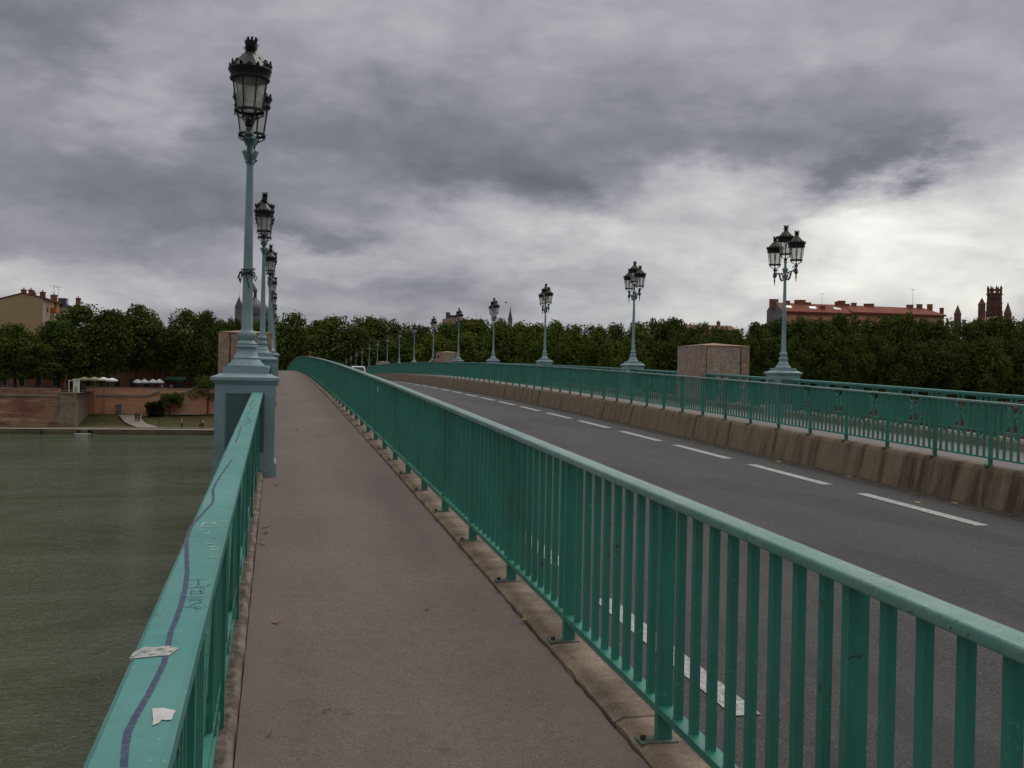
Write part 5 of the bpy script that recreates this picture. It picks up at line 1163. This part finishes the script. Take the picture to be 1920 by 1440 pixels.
for (px, pyf, h, rz, tp, bt, hr, l, st) in ((255.2, 789.5, 1.78, 2.9, cK, cK, M['hair'], 'taller of two people in dark clothes standing on the curved bank path', .05), (260.3, 789.8, 1.65, 2.9, cN, cK, M['hair'], 'shorter of two people in dark clothes standing on the curved bank path', .06),
                                            (298.5, 807, 1.6, 1.57, cK, cG, M['hair'], 'walker in a dark top and grey trousers at the bottom of the bank path', .2), (340.5, 805.6, 1.7, -1.57, cW, cK, M['skin'], 'walker in a white top and dark trousers on the towpath', .2), (375.5, 806, 1.68, -1.57, cR_, cN, M['hair'], 'walker in a red top on the towpath beside another in white', .2), (380, 805.5, 1.7, -1.57, cW, cK, M['hair'], 'walker in a white top on the towpath beside another in red', .2)):
    q = PB(px, pyf); q.z = max(q.z-.22, QZ); person(q, rz, h, tp, bt, hr, l, GB, st)
for px, tp, l in ((304, cW, 'person in a white top behind the quay wall coping'), (321, cG, 'person in a grey top behind the quay wall, under the green awning')):
    q = P(px, 722, 208.2); person((q.x, 208.2, SZ), 3.0, 1.72, tp, cK, M['hair'], l, 'people on the quay terrace', .05)
GW = 'walkers on the far pavement'
Yp = 77.5; q = P(827.5, 690, Yp); person((11.75, Yp, prof(Yp)-.095), pi, 1.50, cP, cN, M['hair'], 'walker in a pink top on the far pavement near the second brick block', GW, .15)
Yp = 79.5; person((11.72, Yp, prof(Yp)-.095), pi, 1.38, cB, cK, M['hair'], 'walker in blue behind the one in pink on the far pavement', GW, .15)
# traffic lights at the bridge end
def signal(px, py, Y, label):
    q = P(px, py, Y); root = thing('traffic_signal', label, 'traffic signal', (q.x, Y, SZ), 0, 'signals at the far end of the bridge'); h = q.z-SZ
    b = MB(); b.tube([(0, 0, 0), (0, 0, h)], .06, 8); b.build('pole', M['metal'], root); b = MB(); b.obox((0, -.05, h-.2), .2, .15, .62); hd = b.build('signal_head', M['orange'], root)
    b = MB(); b.obox((0, -.23, h+.18), .13, .03, .13); b.build('red_lens', M['redlamp'], hd)
    b = MB(); b.obox((0, -.23, h-.2), .13, .03, .13); b.build('dark_lens', M['slit'], hd)
signal(581, 662, 235, 'reddish signal head just above the crest of the near guard rail'); signal(787, 663, 238, 'orange signal head between far lamps in front of dark trees')
# a bird
q = P(949, 567.5, 150); bd = thing('bird', 'tiny dark bird in the grey sky beside the spire', 'bird', q)
b = MB(); b.tube([(-.22, 0, 0), (-.08, 0, .02), (.1, 0, .03), (.2, 0, .03)], [.02, .06, .055, .03], 6); b.build('body', M['hair'], bd)
for s_ in (-1, 1):
    b = MB(); b.poly([(.08, 0, .05), (.02, s_*.22, .14), (-.1, s_*.42, .10), (-.06, s_*.2, .08), (-.06, 0, .05)], .01); b.build('wing', M['hair'], bd)
